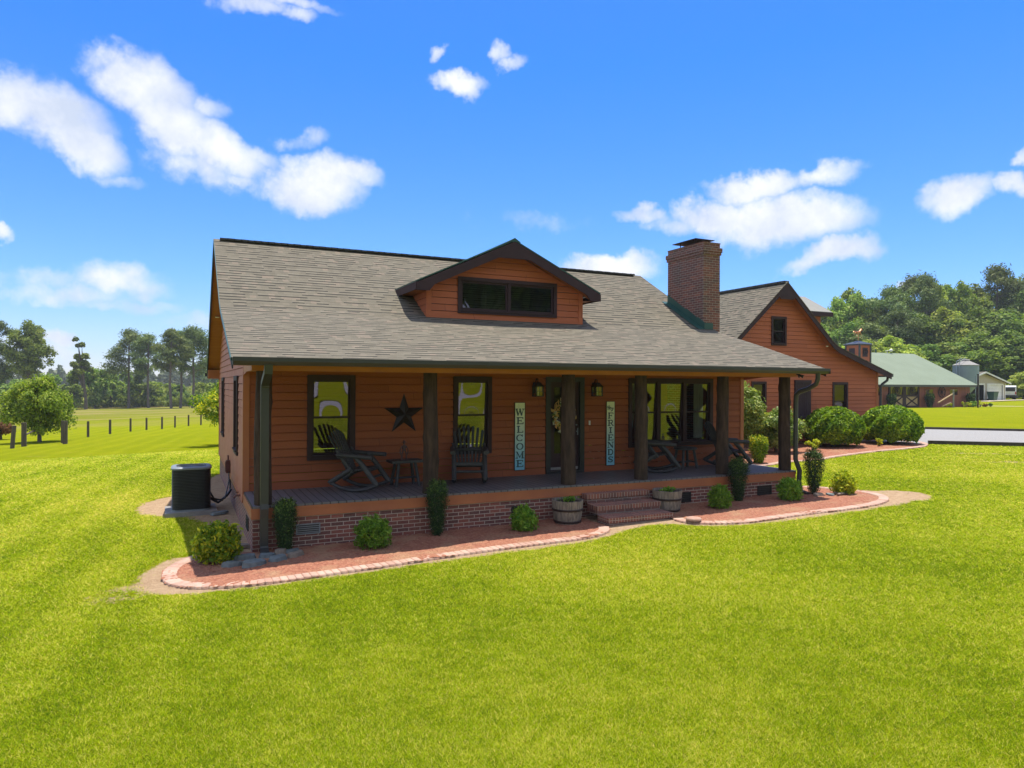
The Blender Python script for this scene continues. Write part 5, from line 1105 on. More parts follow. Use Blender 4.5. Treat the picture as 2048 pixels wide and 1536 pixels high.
# ---------------------------------------------------------------- fence along the pasture
FP = [((-8.84, 30.18), 1.15, .10, .10, 'leaning fence post at the far left edge before the russet shrub'), ((-6.52, 39.2), 1.0, .075, 0, None), ((-5.56, 42.22), .98, .08, 0, None), ((-4.5, 44.9), .95, .07, 0, None), ((-3.54, 46.35), .92, .07, 0, None), ((-2.52, 46.96), .93, .07, 0, None), ((-1.65, 48.75), .92, .065, 0, None), ((-.67, 50.58), .92, .065, 0, None), ((.28, 51.47), .92, .065, 0, None)]
ordw = ['nearest', 'second', 'third', 'fourth', 'fifth', 'sixth', 'seventh', 'eighth']
k = 0
for (x, y), h, r_, ln, lab in FP:
    if lab is None: lab = '%s weathered fence post right of the round tree, counting from the tree' % ordw[k]; k += 1
    s = MB(); s.tube([(0, 0, -.2), (ln*.5, 0, h*.5), (ln, 0, h)], [r_, r_*.97, r_*.92], 8); o = s.build('fence_post', M['fencepost']); o.location = (x, y, g(x, y)); tag(o, lab, 'fence post', 'fence posts along the pasture')
for (x, y, lab) in ((-8.57, 31.52, 'thick corner post left of the round tree, joined by a brace rail'), (-6.83, 32.16, 'thick corner post at the right side of the round tree'), (-7.1, 33.2, 'thinner post close behind the right corner post of the round tree')):
    s = MB(); q = .12 if 'thick' in lab else .07; s.tube([(0, 0, -.2), (0, 0, 1.25)], q, 10); o = s.build('fence_post', M['fencepost']); o.location = (x, y, g(x, y)); tag(o, lab, 'fence post', 'fence posts along the pasture')
s = MB(); s.tube([(-8.5, 31.6, g(-8.5, 31.6)+.62), (-8.6, 34.5, g(-8.6, 34.5)+.7)], .05, 6); tag(s.build('brace_rail', M['fencepost']), 'horizontal brace rail running back from the left corner post', 'fence rail')
s = MB(); s.tube([(0, 0, 0), (0, 0, 1.9)], .12, 8); o = s.build('fence_post', M['fencepost']); o.location = (-23.8, 105.95, g(-23.8, 105.95)); tag(o, 'far small fence post at the left edge in the pasture', 'fence post', 'fence posts along the pasture')
# ---------------------------------------------------------------- porch furniture
def rocking_chair(label):
    """faces -Y, origin on the deck under the seat centre"""
    root = thing('rocking_chair', label, 'rocking chair', (0, 0, 0), 0, 'charcoal log rocking chairs on the porch')
    wd = .31
    for s in (-1, 1):
        x = s*wd; mb = MB(); n = 14
        P = [(x, -.46+.98*i/n, .035+.16*((i/n-.5)*2)**2*(.75 if i < n/2 else 1.0)) for i in range(n+1)]
        mb.tube(P, .036, 8); mb.build('runner', M['rail'], root)
        mb = MB(); mb.tube([(x, -.44, .14), (x, -.16, .50), (x*1.02, .0, .68)], [.052, .050, .046], 10); mb.build('leg', M['rail'], root)   # front leg slants back to the arm
        mb = MB(); mb.tube([(x*.97, .50, .16), (x*.97, .06, .44)], [.050, .046], 10); mb.build('leg', M['rail'], root)
        mb = MB(); mb.tube([(x*1.08, -.36, .655), (x*1.08, .34, .69)], [.058, .055], 10, flat=.75); mb.build('armrest', M['rail'], root)
        mb = MB(); mb.tube([(x*.98, .05, .36), (x*1.04, .36, .78)], .032, 8); mb.build('back_post', M['rail'], root)
    mb = MB(); mb.tube([(-wd, -.22, .40), (wd, -.22, .40)], .034, 8); mb.tube([(-wd, -.30, .27), (wd, -.30, .27)], .026, 8); mb.tube([(-wd*1.1, .31, .66), (wd*1.1, .31, .66)], .034, 8); mb.tube([(-wd, .12, .34), (wd, .12, .34)], .03, 8); mb.build('stretcher', M['rail'], root)
    mb = MB()
    for i in range(6):
        y = -.24+i*.085; z = .435-.012*i; mb.box(-wd+.01, wd-.01, y, y+.07, z-.012, z+.012)
    mb.build('seat', M['rail'], root)
    mb = MB()
    for i in range(7):
        u = (i-3)/3; x0 = u*.20; x1 = u*.30; ht = 1.14-.09*u*u; y0, z0_ = .20, .40; y1, z1_ = .50, ht; w0, w1 = .020, .029
        pts = [(x0-w0, y0, z0_), (x0+w0, y0, z0_)]; m_ = 6
        for k in range(m_+1):
            a = PI*k/m_; pts.append((x1+w1*math.cos(a), y1+w1*math.sin(a)*.4, z1_-w1+w1*math.sin(a)))
        mb.prism(pts, (0, .022, .012))
    mb.build('backrest', M['rail'], root)
    return root
ch = rocking_chair('rocking chair tilted toward the star, in front of the left window')
ch.location = (2.05, 1.08, DZ); ch.rotation_euler = (0, 0, math.radians(54))
c2 = copy_tree(ch, None, (4.28, 1.12, DZ), math.radians(-20)); c2['label'] = 'rocking chair facing the lawn, in front of the middle window'
c3 = copy_tree(ch, None, (9.05, 1.12, DZ), math.radians(62)); c3['label'] = 'rocking chair half hidden by the post right of the steps'
c4 = copy_tree(ch, None, (11.15, 1.05, DZ), math.radians(70)); c4['label'] = 'rocking chair at the right end of the porch'
def table(label, x, y, rz, rnd=False):
    root = thing('side_table', label, 'side table', (x, y, DZ), rz, 'rustic tables on the porch')
    mb = MB()
    if rnd: mb.lathe([(0, .46), (.26, .46), (.285, .48), (.285, .50), (.26, .52), (0, .52)], n=24, smooth=False)
    else: mb.box(-.33, .33, -.2, .2, .465, .515)
    mb.build('table_top', M['rail'], root)
    for sx in (-1, 1):
        for sy in (-1, 1):
            mb = MB(); mb.tube([(sx*.24, sy*.16, 0), (sx*.17, sy*.11, .465)], [.035, .032], 8); mb.build('leg', M['rail'], root)
    mb = MB(); mb.tube([(-.22, 0, .16), (.22, 0, .16)], .022, 8)
    for sx in (-1, 1): mb.tube([(sx*.215, -.14, .16), (sx*.215, .14, .16)], .022, 8)
    mb.build('stretcher', M['rail'], root); return root
table('rustic side table holding a figurine, under the star', 2.98, 1.3, .05)
table('round topped side table between the two right rocking chairs', 10.05, 1.35, .1, True)
# cowboy style openwork figurine on the left table
def figurine(x, y, z, h, label, mat='figurine', star=False):
    root = thing('cowboy_figurine', label, 'figurine', (x, y, z), .1, 'small metal figurines'); s = h/.4
    mb = MB(); mb.box(-.08*s, .08*s, -.04*s, .04*s, 0, .012*s)
    for sx in (-1, 1): mb.tube([(sx*.05*s, 0, .01*s), (sx*.045*s, 0, .12*s), (sx*.02*s, 0, .2*s)], [.018*s, .014*s, .016*s], 6)
    mb.tube([(0, 0, .18*s), (0, 0, .24*s), (0, 0, .30*s)], [.03*s, .045*s, .03*s], 8)
    for sx in (-1, 1): mb.tube([(sx*.04*s, 0, .28*s), (sx*.085*s, 0, .2*s), (sx*.075*s, 0, .1*s)], .011*s, 6)
    if not star: mb.lathe([(0, .30*s), (.022*s, .32*s), (.022*s, .345*s), (0, .35*s)], n=10)
    mb.build('body', M[mat], root)
    mb = MB()
    if star:
        P = [(( .055 if k % 2 == 0 else .022)*s*math.sin(k*PI/5), -.006, .345*s+(.055 if k % 2 == 0 else .022)*s*math.cos(k*PI/5)) for k in range(10)]; mb.prism(P, (0, .012, 0)); mb.build('star', M['black'], root)
    else: mb.lathe([(0, .345*s), (.055*s, .348*s), (.05*s, .356*s), (.024*s, .356*s), (.02*s, .385*s), (0, .39*s)], n=12); mb.build('hat', M[mat], root)
figurine(2.95, 1.28, DZ+.515, .40, 'openwork cowboy figurine on the table under the star')
figurine(9.62, 1.665, 1.365, .26, 'small cowboy figurine with a hat on the sill of the triple window'); figurine(10.12, 1.665, 1.365, .24, 'small figurine topped by a star on the sill of the triple window', 'black', True)
# barn star
st = MB(); cx_, cz_, R1, R2 = 3.07, 2.17, .44, .165; yb = HD-.03
P = [((R1 if k % 2 == 0 else R2)*math.sin(k*PI/5), (R1 if k % 2 == 0 else R2)*math.cos(k*PI/5)) for k in range(10)]
vs = [(cx_+a, yb, cz_+b) for a, b in P]+[(cx_, yb-.10, cz_)]
st.add(vs, [(k, (k+1) % 10, 10) for k in range(10)]+[tuple(range(10))])
tag(st.build('barn_star', M['starmetal']), 'large dark five pointed metal star on the porch wall', 'wall star')
# plank signs with lettering
def signmat(name):
    m, nt, p, _ = newmat(name); tcn = nt.nodes.new('ShaderNodeTexCoord'); sp = nt.nodes.new('ShaderNodeSeparateXYZ'); nt.links.new(tcn.outputs['Object'], sp.inputs[0])
    c = mixc(nt, ramp(nt, sp.outputs['Z'], 0.1, 1.15), (.22, .56, .74), (.78, .86, .66)); c = mixc(nt, ramp(nt, noise(nt, 9, 4, .6, sc3=(1, 1, .3)), .5, .8, 0, .5), c, (.45, .45, .40))
    nt.links.new(c, p.inputs['Base Color']); p.inputs['Roughness'].default_value = .7; return m
M['sign'] = signmat('aqua_board'); M['ink'] = paint('dark_teal_ink', (.04, .10, .12), (.03, .075, .09), 20, .6)
FONTCACHE = {}
def letter_strokes(ch):
    """slab-serif strokes on a unit cell; each stroke (x0,y0,x1,y1,width)"""
    S = .19; s = .09; H = []
    def st_(x0, y0, x1, y1, w=S): H.append((x0, y0, x1, y1, w))
    def serif(x, y, w=.34): st_(x-w/2, y, x+w/2, y, s)
    if ch == 'W':
        st_(.08, .98, .28, .04); st_(.28, .04, .5, .85, .08); st_(.5, .85, .70, .04); st_(.70, .04, .92, .98, .08); serif(.1, .97, .26); serif(.9, .97, .26); serif(.5, .97, .2)
    elif ch in 'EF':
        st_(.28, .0, .28, 1); st_(.12, .96, .85, .96, s); st_(.28, .5, .65, .5, s); st_(.65, .62, .65, .38, s); st_(.85, 1, .85, .76, s)
        if ch == 'E': st_(.12, .04, .88, .04, s); st_(.88, 0, .88, .26, s)
        else: serif(.28, .04, .38)
    elif ch == 'L': st_(.32, 0, .32, 1); serif(.32, .96, .38); st_(.16, .04, .86, .04, s); st_(.86, 0, .86, .28, s)
    elif ch in 'CO':
        n = 18; a0 = 40 if ch == 'C' else 0; a1 = 320 if ch == 'C' else 360
        for i in range(n):
            t0 = math.radians(a0+(a1-a0)*i/n); t1 = math.radians(a0+(a1-a0)*(i+1)/n); w = .06+.1*abs(math.cos((t0+t1)/2)); st_(.5+.36*math.cos(t0), .5+.45*math.sin(t0), .5+.36*math.cos(t1), .5+.45*math.sin(t1), w)
        if ch == 'C': st_(.80, .98, .80, .68, s)
    elif ch == 'M': st_(.17, 0, .17, 1, .09); st_(.83, 0, .83, 1); st_(.17, .98, .5, .12, .13); st_(.5, .12, .83, .98, .08); serif(.15, .04, .26); serif(.85, .04, .3); serif(.12, .97, .18); serif(.88, .97, .2)
    elif ch == 'R':
        st_(.27, 0, .27, 1); serif(.27, .04, .38); serif(.2, .96, .3); st_(.27, .96, .55, .96, s); st_(.27, .48, .58, .48, s)
        n = 8
        for i in range(n): t0 = PI/2-PI*i/n; t1 = PI/2-PI*(i+1)/n; st_(.55+.22*math.cos(t0), .72+.24*math.sin(t0), .55+.22*math.cos(t1), .72+.24*math.sin(t1), .13)
        st_(.52, .48, .82, .04, .13); serif(.84, .04, .2)
    elif ch == 'I': st_(.5, 0, .5, 1); serif(.5, .04, .42); serif(.5, .96, .42)
    elif ch == 'N': st_(.2, 0, .2, 1, .08); st_(.82, 0, .82, 1, .08); st_(.2, .98, .82, .04); serif(.2, .04, .28); serif(.82, .96, .28); serif(.16, .97, .2)
    elif ch == 'D':
        st_(.25, 0, .25, 1); st_(.12, .96, .5, .96, s); st_(.12, .04, .5, .04, s); n = 10
        for i in range(n): t0 = PI/2-PI*i/n; t1 = PI/2-PI*(i+1)/n; st_(.5+.33*math.cos(t0), .5+.46*math.sin(t0), .5+.33*math.cos(t1), .5+.46*math.sin(t1), .14)
    elif ch == 'S':
        P = [(.8, .74), (.72, .9), (.5, .96), (.28, .88), (.22, .72), (.34, .58), (.5, .51), (.68, .43), (.79, .28), (.7, .1), (.48, .04), (.28, .1), (.2, .27)]
        for i, (a, b) in enumerate(zip(P[:-1], P[1:])): st_(a[0], a[1], b[0], b[1], .08+.09*math.sin(PI*i/(len(P)-2)))
        st_(.82, .98, .82, .72, s); st_(.18, .02, .18, .28, s)
    return H
def strokes(mb, H, x, z, w, h, y):
    for k, (a, b, c, d_, t) in enumerate(H):
        p = Vector((x+a*w, z+b*h)); q = Vector((x+c*w, z+d_*h)); dr = q-p; L0 = dr.length
        if L0 < 1e-6: continue
        dr /= L0; n = Vector((-dr.y, dr.x))*t*w*.5; e = dr*t*w*.18; p -= e; q += e; yy = y-.0002*(k % 9)
        mb.quad((p.x-n.x, yy, p.y-n.y), (q.x-n.x, yy, q.y-n.y), (q.x+n.x, yy, q.y+n.y), (p.x+n.x, yy, p.y+n.y))
def sign(x0, x1, z0, z1, text, label, script=None):
    yw = HD-.018; root = thing('plank_sign', label, 'sign', ((x0+x1)/2, yw, z0), 0, 'tall painted plank signs by the door')
    w = x1-x0; h = z1-z0; mb = MB(); mb.box(-w/2, w/2, -.022, 0, 0, h); mb.build('board', M['sign'], root)
    mb = MB(); mb.box(-w/2-.012, -w/2, -.026, 0, -.006, h+.006); mb.box(w/2, w/2+.012, -.026, 0, -.006, h+.006); mb.box(-w/2, w/2, -.026, 0, h, h+.008); mb.box(-w/2, w/2, -.026, 0, -.008, 0); mb.build('sign_edge', M['darktrim'], root)
    mb = MB(); top = h-.11-(.13 if script else 0); n = len(text); cell = (top-.05)/n; lh = cell*.78
    for i, c_ in enumerate(text): strokes(mb, letter_strokes(c_), -w*.43, top-cell*(i+1)+cell*.10, w*.86, lh, -.0235)
    if script:   # handwritten "Hey"
        mb.build('lettering', M['ink'], root); mb = MB()
        def pl(P, t=.09):
            strokes(mb, [(a[0], a[1], b[0], b[1], t) for a, b in zip(P[:-1], P[1:])], -w*.44, h-.215, w*.88, .125, -.0235)
        pl([(.02, .62), (.08, .85), (.14, .95), (.13, .5), (.10, .2)]); pl([(.34, .98), (.31, .5), (.27, .18)]); pl([(.08, .48), (.2, .6), (.36, .55)]); pl([(.36, .4), (.46, .5), (.52, .62), (.45, .7), (.39, .55), (.42, .34), (.52, .28), (.62, .42)], .07)
        pl([(.62, .66), (.64, .42), (.72, .34), (.8, .48), (.84, .68)], .07); pl([(.84, .68), (.82, .3), (.74, 0), (.62, -.08), (.62, .06), (.78, .22), (.96, .4)], .07)
    mb.build('lettering', M['ink'], root)
sign(5.60, 5.84, .90, 2.39, 'WELCOME', 'tall aqua plank sign reading WELCOME, left of the front door')
sign(8.00, 8.22, .90, 2.40, 'FRIENDS', 'tall aqua plank sign reading Hey FRIENDS, right of the front door', True)
# wall lanterns
def lantern(x, label):
    root = thing('wall_lantern', label, 'wall lantern', (x, HD-.018, 2.55), 0, 'black lanterns flanking the front door')
    mb = MB(); mb.box(-.05, .05, -.02, 0, .05, .3); mb.tube([(0, -.01, .26), (0, -.08, .38), (0, -.15, .36), (0, -.15, .30)], .012, 6); mb.build('bracket', M['black'], root)
    mb = MB(); mb.add([(-.11, -.26, .20), (.11, -.26, .20), (.11, -.04, .20), (-.11, -.04, .20), (-.04, -.19, .30), (.04, -.19, .30), (.04, -.11, .30), (-.04, -.11, .30)], [(0, 1, 5, 4), (1, 2, 6, 5), (2, 3, 7, 6), (3, 0, 4, 7), (4, 5, 6, 7), (3, 2, 1, 0)])
    for a in (-.085, .085):
        for b in (-.235, -.065): mb.box(a-.011, a+.011, b-.011, b+.011, 0, .20)
    mb.box(-.1, .1, -.25, -.05, -.02, 0); mb.box(-.085, .085, -.24, -.23, .09, .10); mb.build('cage', M['black'], root)
    mb = MB(); mb.box(-.075, .075, -.23, -.07, .0, .2); mb.build('lamp_glass', M['lampglass'], root)
    mb = MB(); mb.tube([(0, -.15, 0), (0, -.15, .10)], .018, 8); mb.build('candle', M['curtain'], root)
lantern(6.10, 'black wall lantern left of the front door'); lantern(7.65, 'black wall lantern right of the front door')
# wreath on the door
root = thing('wreath', 'dried leaf wreath with orange and cream leaves on the front door', 'wreath', (6.88, HD+.005, 2.08), 0)
rg = np.random.default_rng(9); n = 420; u = rg.random(n)*2*PI; rad = .24+rg.normal(0, .035, n); C = np.stack([rad*np.cos(u)*.95-.06, -.05-rg.random(n)*.06, rad*np.sin(u)*1.35], 1)
Nn = np.stack([rg.normal(0, .5, n), -np.ones(n), rg.normal(0, .5, n)], 1)
k = rg.random(n) < .55; cards(C[k], Nn[k], .035, rg, M['leaf_yew'], 'greenery', root)
k2 = (~k) & (rg.random(n) < .5); cards(C[k2]-np.array([0, .03, 0]), Nn[k2], .05, rg, M['gold'], 'orange_leaves', root); k3 = (~k) & (~k2) & (rg.random(n) < .35); cards(C[k3]-np.array([0, .04, 0]), Nn[k3], .055, rg, M['paleleaf'], 'cream_leaves', root)
# half barrel planters
def barrel(x, y, label):
    root = thing('barrel_planter', label, 'planter', (x, y, g(x, y)+.03), 0, 'half barrel planters beside the steps')
    mb = MB(); ns = 18; Hh = .44; prof = [(.25, 0), (.275, .12), (.295, .26), (.31, .44)]
    for k in range(ns):
        a0 = 2*PI*k/ns+.008; a1 = 2*PI*(k+1)/ns-.008; dh = rg.uniform(-.006, .006); vs = []
        for (r, z) in prof:
            zz = z+(dh if z > .4 else 0)
            for (ra, a) in ((r, a0), (r, a1), (r-.028, a1), (r-.028, a0)): vs.append((ra*math.cos(a), ra*math.sin(a), zz))
        m_ = len(prof); mb.add(vs, [(i*4+j, i*4+(j+1) % 4, i*4+4+(j+1) % 4, i*4+4+j) for i in range(m_-1) for j in range(4)]+[(4*m_-4, 4*m_-3, 4*m_-2, 4*m_-1)])
    mb.build('staves', M['stave'], root)
    for (z0, z1, r0, r1) in ((.02, .06, .262, .267), (.245, .285, .299, .303)):
        mb = MB(); mb.lathe([(r0-.01, z0), (r0+.004, z0), (r1+.004, z1), (r1-.01, z1)], n=36); mb.build('hoop', M['hoop'], root)
    mb = MB(); mb.lathe([(.283, .40), (.2, .405), (0, .40)], n=24); mb.build('soil', M['potsoil'], root)
    n = 130; C = np.stack([rg.normal(.03, .07, n), rg.normal(0, .06, n), .41+rg.random(n)*.08], 1); cards(C, rg.normal(size=(n, 3))+np.array([0, 0, 1]), .028, rg, M['leaf_nandina'], 'seedlings', root)
    return root
barrel(5.72, -.42, 'half barrel planter left of the brick steps'); barrel(8.12, -.42, 'half barrel planter right of the brick steps')
# air conditioner
ac = thing('air_conditioner', 'dark round cornered air conditioner on a pad left of the house', 'air conditioner', (-.86, 4.62, g(-.86, 4.6)))
def rrect(h, r, n=6, z=0):
    P = []
    for k, (sx, sy) in enumerate(((1, 1), (-1, 1), (-1, -1), (1, -1))):
        for i in range(n+1): a = PI/2*k+PI/2*i/n; P.append((sx*(h-r)+r*math.cos(a), sy*(h-r)+r*math.sin(a), z))
    return P
def rr_shell(mb, levels, r=.16, m=0):
    L = [rrect(h, r, z=z) for h, z in levels]; n = len(L[0]); mb.add([p for l in L for p in l], [(i*n+j, i*n+(j+1) % n, (i+1)*n+(j+1) % n, (i+1)*n+j) for i in range(len(L)-1) for j in range(n)], m)
mb = MB(); mb.box(-.52, .5, -.5, .5, .0, .09); mb.build('base_pad', M['concrete'], ac).rotation_euler = (0, 0, .02)
mb = MB(); lv = [(.37, .12)]
for k in range(26): z = .14+k*.032; lv += [(.385, z), (.372, z+.004), (.372, z+.018), (.385, z+.030)]
rr_shell(mb, lv); body = mb.build('louvred_casing', M['acbody'], ac)
mb = MB(); rr_shell(mb, [(.36, .09), (.39, .09), (.39, .125), (.36, .125)]); mb.build('base_rim', M['acring'], ac)
mb = MB(); rr_shell(mb, [(.385, .975), (.40, .98), (.40, 1.01), (.37, 1.03), (.30, 1.035), (.295, 1.0), (.29, .93)]); mb.build('top_rim', M['acring'], ac)
mb = MB()
for k in range(7): mb.tube([(.045*(k+1)*math.cos(2*PI*i/28), .045*(k+1)*math.sin(2*PI*i/28), 1.01) for i in range(29)], .004, 4, caps=False)
for k in range(8): a = PI*k/8; mb.tube([(-.31*math.cos(a), -.31*math.sin(a), 1.014), (.31*math.cos(a), .31*math.sin(a), 1.014)], .004, 4)
mb.lathe([(0, .97), (.08, .97), (.08, 1.0), (0, 1.005)], n=16); mb.build('fan_guard', M['acring'], ac)
mb = MB()
for k in range(3): a = 2*PI*k/3; mb.prism([(.06*math.cos(a), .06*math.sin(a), .92), (.27*math.cos(a-.3), .27*math.sin(a-.3), .95), (.27*math.cos(a+.3), .27*math.sin(a+.3), .90)], (0, 0, .004))
mb.box(-.3, .3, -.3, .3, .80, .81); mb.build('fan', M['black'], ac)
mb = MB(); mb.tube([(-.5, 5.2, .35), (-.38, 5.35, .12), (-.2, 5.45, .05), (-.02, 5.6, .25), (-.015, 5.7, .5)], .022, 8); mb.tube([(-.48, 4.9, .2), (-.3, 5.1, .06), (-.1, 5.3, .18), (-.01, 5.4, .3)], .028, 8)
mb.tube([(-.5, 4.8, .25), (-.35, 4.7, .18), (-.16, 5.0, .16), (-.05, 5.45, .5), (-.05, 5.65, .74)], .014, 8); tag(mb.build('cable', M['black']), 'black cables and hoses running from the air conditioner to the wall', 'cable')
db = thing('disconnect_box', 'rust red electrical box on the left house wall above the cables', 'electrical box', (-.0, 5.68, .66))
mb = MB(); mb.box(-.11, -.02, -.09, .09, 0, .3); mb.build('box', M['meter'], db); mb = MB(); mb.box(-.125, -.11, -.07, .07, .03, .27); mb.tube([(-.06, 0, .3), (-.06, 0, .42)], .02, 6); mb.build('cover', M['meter'], db)
hb = thing('hose_tap', 'brass garden tap low on the left house wall', 'tap', (-.02, 2.3, .62)); mb = MB(); mb.tube([(0, 0, 0), (-.09, 0, 0), (-.12, 0, -.05)], .018, 8); mb.build('spout', M['meter'], hb); mb = MB(); mb.tube([(-.06, 0, 0), (-.06, 0, .06)], .008, 6); mb.lathe([(.03, .055), (.035, .062), (.03, .07)], (-.06, 0, 0), 12); mb.build('handle', M['meter'], hb)
# field stones
def rock(x, y, sx, sy, sz, rz, mat, label, cat='stone', z=None, group='flat stones below the left downspout'):
    rg = random.Random(int(abs(x*1000+y*77))); n = 9; top = []; bot = []
    for k in range(n):
        a = 2*PI*k/n+rg.uniform(-.25, .25); r = rg.uniform(.72, 1.05); bot.append((sx*r*math.cos(a), sy*r*math.sin(a), 0)); q = r*rg.uniform(.8, .93); top.append((sx*q*math.cos(a), sy*q*math.sin(a), sz*rg.uniform(.85, 1.1)))
    mb = MB(); mb.add(bot+top+[(0, 0, sz*1.03)], [(k, (k+1) % n, n+(k+1) % n, n+k) for k in range(n)]+[(n+k, n+(k+1) % n, 2*n) for k in range(n)])
    o = mb.build('stone', M[mat]); o.location = (x, y, (g(x, y) if z is None else z)+.02); o.rotation_euler = (rg.uniform(-.06, .06), rg.uniform(-.06, .06), rz); tag(o, label, cat, group); return o
rock(.20, -.40, .17, .13, .06, .3, 'slate', 'bluish slate right under the left downspout outlet'); rock(-.05, -.86, .24, .15, .08, .2, 'slate', 'largest blue slate, nearest the lawn, right of the yellow bush'); rock(-.15, -.42, .22, .13, .09, -.2, 'slate', 'long slate slab touching the yellow shrub by the brick corner')
rock(.32, -.72, .18, .12, .07, .5, 'slate', 'slate slab between the tan stone and the largest slate'); rock(.42, -.3, .15, .11, .09, .9, 'slate2', 'tan stone against the foundation behind the slates'); rock(.60, -.28, .15, .09, .06, .1, 'slate', 'small slate at the foot of the left upright yew'); rock(.62, -.55, .15, .1, .07, .4, 'slate2', 'tan stone at the right end of the stone pile'); rock(-.33, -.74, .2, .09, .07, .1, 'slate', 'narrow slate slab under the yellow bush'); rock(-.22, .55, .12, .3, .06, 1.2, 'slate2', 'flat stone along the side foundation behind the yellow bush')
rock(-.32, 4.0, .22, .1, .05, .3, 'slate', 'grey slab lying beside the air conditioner pad', group='loose stones'); rock(12.3, -.62, .2, .12, .06, .3, 'slate2', 'flat stone under the right downspout', group='loose stones'); rock(12.55, -.75, .14, .1, .05, 1.1, 'slate', 'small stone beside the right upright yew', group='loose stones')
rock(-.9, 9.7, .2, .15, .09, .7, 'slate2', 'pale rocks beside the wall behind the air conditioner', group='loose stones')
mb = MB(); mb.tube([(12.55, -.95, .31), (13.05, -.85, .3)], .028, 7); mb.tube([(12.7, -.72, .3), (13.0, -.9, .34)], .02, 7); tag(mb.build('driftwood', M['stave']), 'short bleached sticks lying right of the right porch corner', 'driftwood')
mb = MB(); mb.lathe([(0, .07), (.25, .065), (.28, .05), (.28, 0)], n=24); o = mb.build('utility_cover', M['slate']); o.location = (18.97, 5.32, g(18.97, 5.32)+.03); tag(o, 'round grey utility cover in the red mulch', 'utility cover')
mb = MB(); mb.lathe([(0, .05), (.13, .05), (.15, .035), (.15, 0)], n=20); o = mb.build('stepping_stone', M['edgebrick']); o.location = (7.87, -1.55, g(7.87, -1.5)+.06); tag(o, 'small round pink stone lying on the edging right of the steps', 'stone')
# ---------------------------------------------------------------- planting round the house
shrub('nandina_shrub', 'bushy yellow green shrub at the left corner of the front bed', -0.52, -0.34, M['leaf_mixed'], 0.295, 0.274, 0.580, 3945, 0.041, 31, 'dome', bf=.28, nrm=1.0, aspect=.4)
rgY = np.random.default_rng(77)
shrub('nandina_shrub', 'light green feathery shrub between the two left yews', 1.85, -.62, M['leaf_nandina'], 0.257, 0.257, 0.507, 2603, 0.038, 32, 'dome', 'green feathery shrubs in the front bed', bf=.28, nrm=1.0, aspect=.35)
shrub('nandina_shrub', 'green feathery shrub in front of the vent left of the barrel', 4.66, -.66, M['leaf_nandina'], 0.210, 0.210, 0.431, 2124, 0.038, 33, 'dome', 'green feathery shrubs in the front bed', bf=.28, nrm=1.0, aspect=.35)
shrub('nandina_shrub', 'green feathery shrub just right of the right barrel', 9.3, -.70, M['leaf_nandina'], 0.203, 0.203, 0.459, 1972, 0.039, 34, 'dome', 'green feathery shrubs in the front bed', bf=.28, nrm=1.0, aspect=.35)
shrub('nandina_shrub', 'green feathery shrub between the two right yews', 11.3, -.72, M['leaf_nandina'], 0.230, 0.216, 0.475, 2124, 0.041, 35, 'dome', 'green feathery shrubs in the front bed', bf=.28, nrm=1.0, aspect=.35)
shrub('nandina_shrub', 'bright yellow green shrub alone at the right end of the front bed', 13.0, -0.75, M['leaf_yellow'], 0.258, 0.224, 0.510, 2292, 0.043, 36, 'dome', bf=.28, nrm=1.0, aspect=.4)
for (x, y, lab, sd, h, r_) in ((.50, -.20, 'dark upright yew beside the left downspout', 41, .82, .17), (3.12, -.24, 'dark upright yew in front of the second porch post', 42, .93, .18), (10.22, -.26, 'dark upright yew in front of the fifth porch post', 43, .90, .20), (12.45, -.38, 'dark upright yew beside the right downspout', 44, .98, .22)):
    shrub('yew_shrub', lab, x, y, M['leaf_yew'], r_, r_, h, 6500, .022, sd, 'cone', 'dark upright yews along the porch', aspect=.3, bark='bark')
    rg = np.random.default_rng(sd+5)
    o = bpy.data.objects[-1] if False else None
shrub('barrel_shrub', 'small barrel shaped shrub beyond the right end of the porch', 15.65, 4.55, M['leaf_mixed'], .28, .28, .82, 4200, .03, 45, 'cone', bark='bark')
shrub('round_bush', 'large round glossy bush, left of the pair before the wing', 22.05, 7.0, M['leaf_bush'], 1.1, 1.05, 1.5, 20000, .066, 51, 'dome', 'large round bushes before the wing', nrm=.8)
shrub('round_bush', 'large round glossy bush beside the gravel drive, right of the pair', 25.0, 6.72, M['leaf_bush'], 1.15, 1.1, 1.5, 20000, .066, 52, 'dome', 'large round bushes before the wing', nrm=.8)
shrub('camellia_bush', 'tall loose camellia at the corner behind the porch', 16.7, 6.6, M['leaf_camellia'], 1.0, .95, 2.9, 22000, .055, 53, 'loose', nc=90, aspect=.5)
shrub('camellia_bush', 'broad spreading bush between the tall camellia and the last post', 18.55, 6.55, M['leaf_camellia'], 1.15, .95, 1.75, 24000, .055, 54, 'loose', nc=60, aspect=.5)
shrub('small_shrub', 'small yellowish shrub beside the utility cover', 20.2, 6.4, M['leaf_yellow'], .34, .3, .5, 1500, .04, 55, 'loose', nc=20)
shrub('small_shrub', 'tiny yellow shrub between the two large round bushes', 23.45, 6.1, M['leaf_yellow'], .2, .2, .35, 700, .035, 56, 'loose', nc=12)
shrub('foundation_shrub', 'low dark shrub against the wing behind the round bushes', 20.0, 7.6, M['leaf_bush'], .9, .5, 1.1, 5000, .05, 57, 'loose', nc=30)
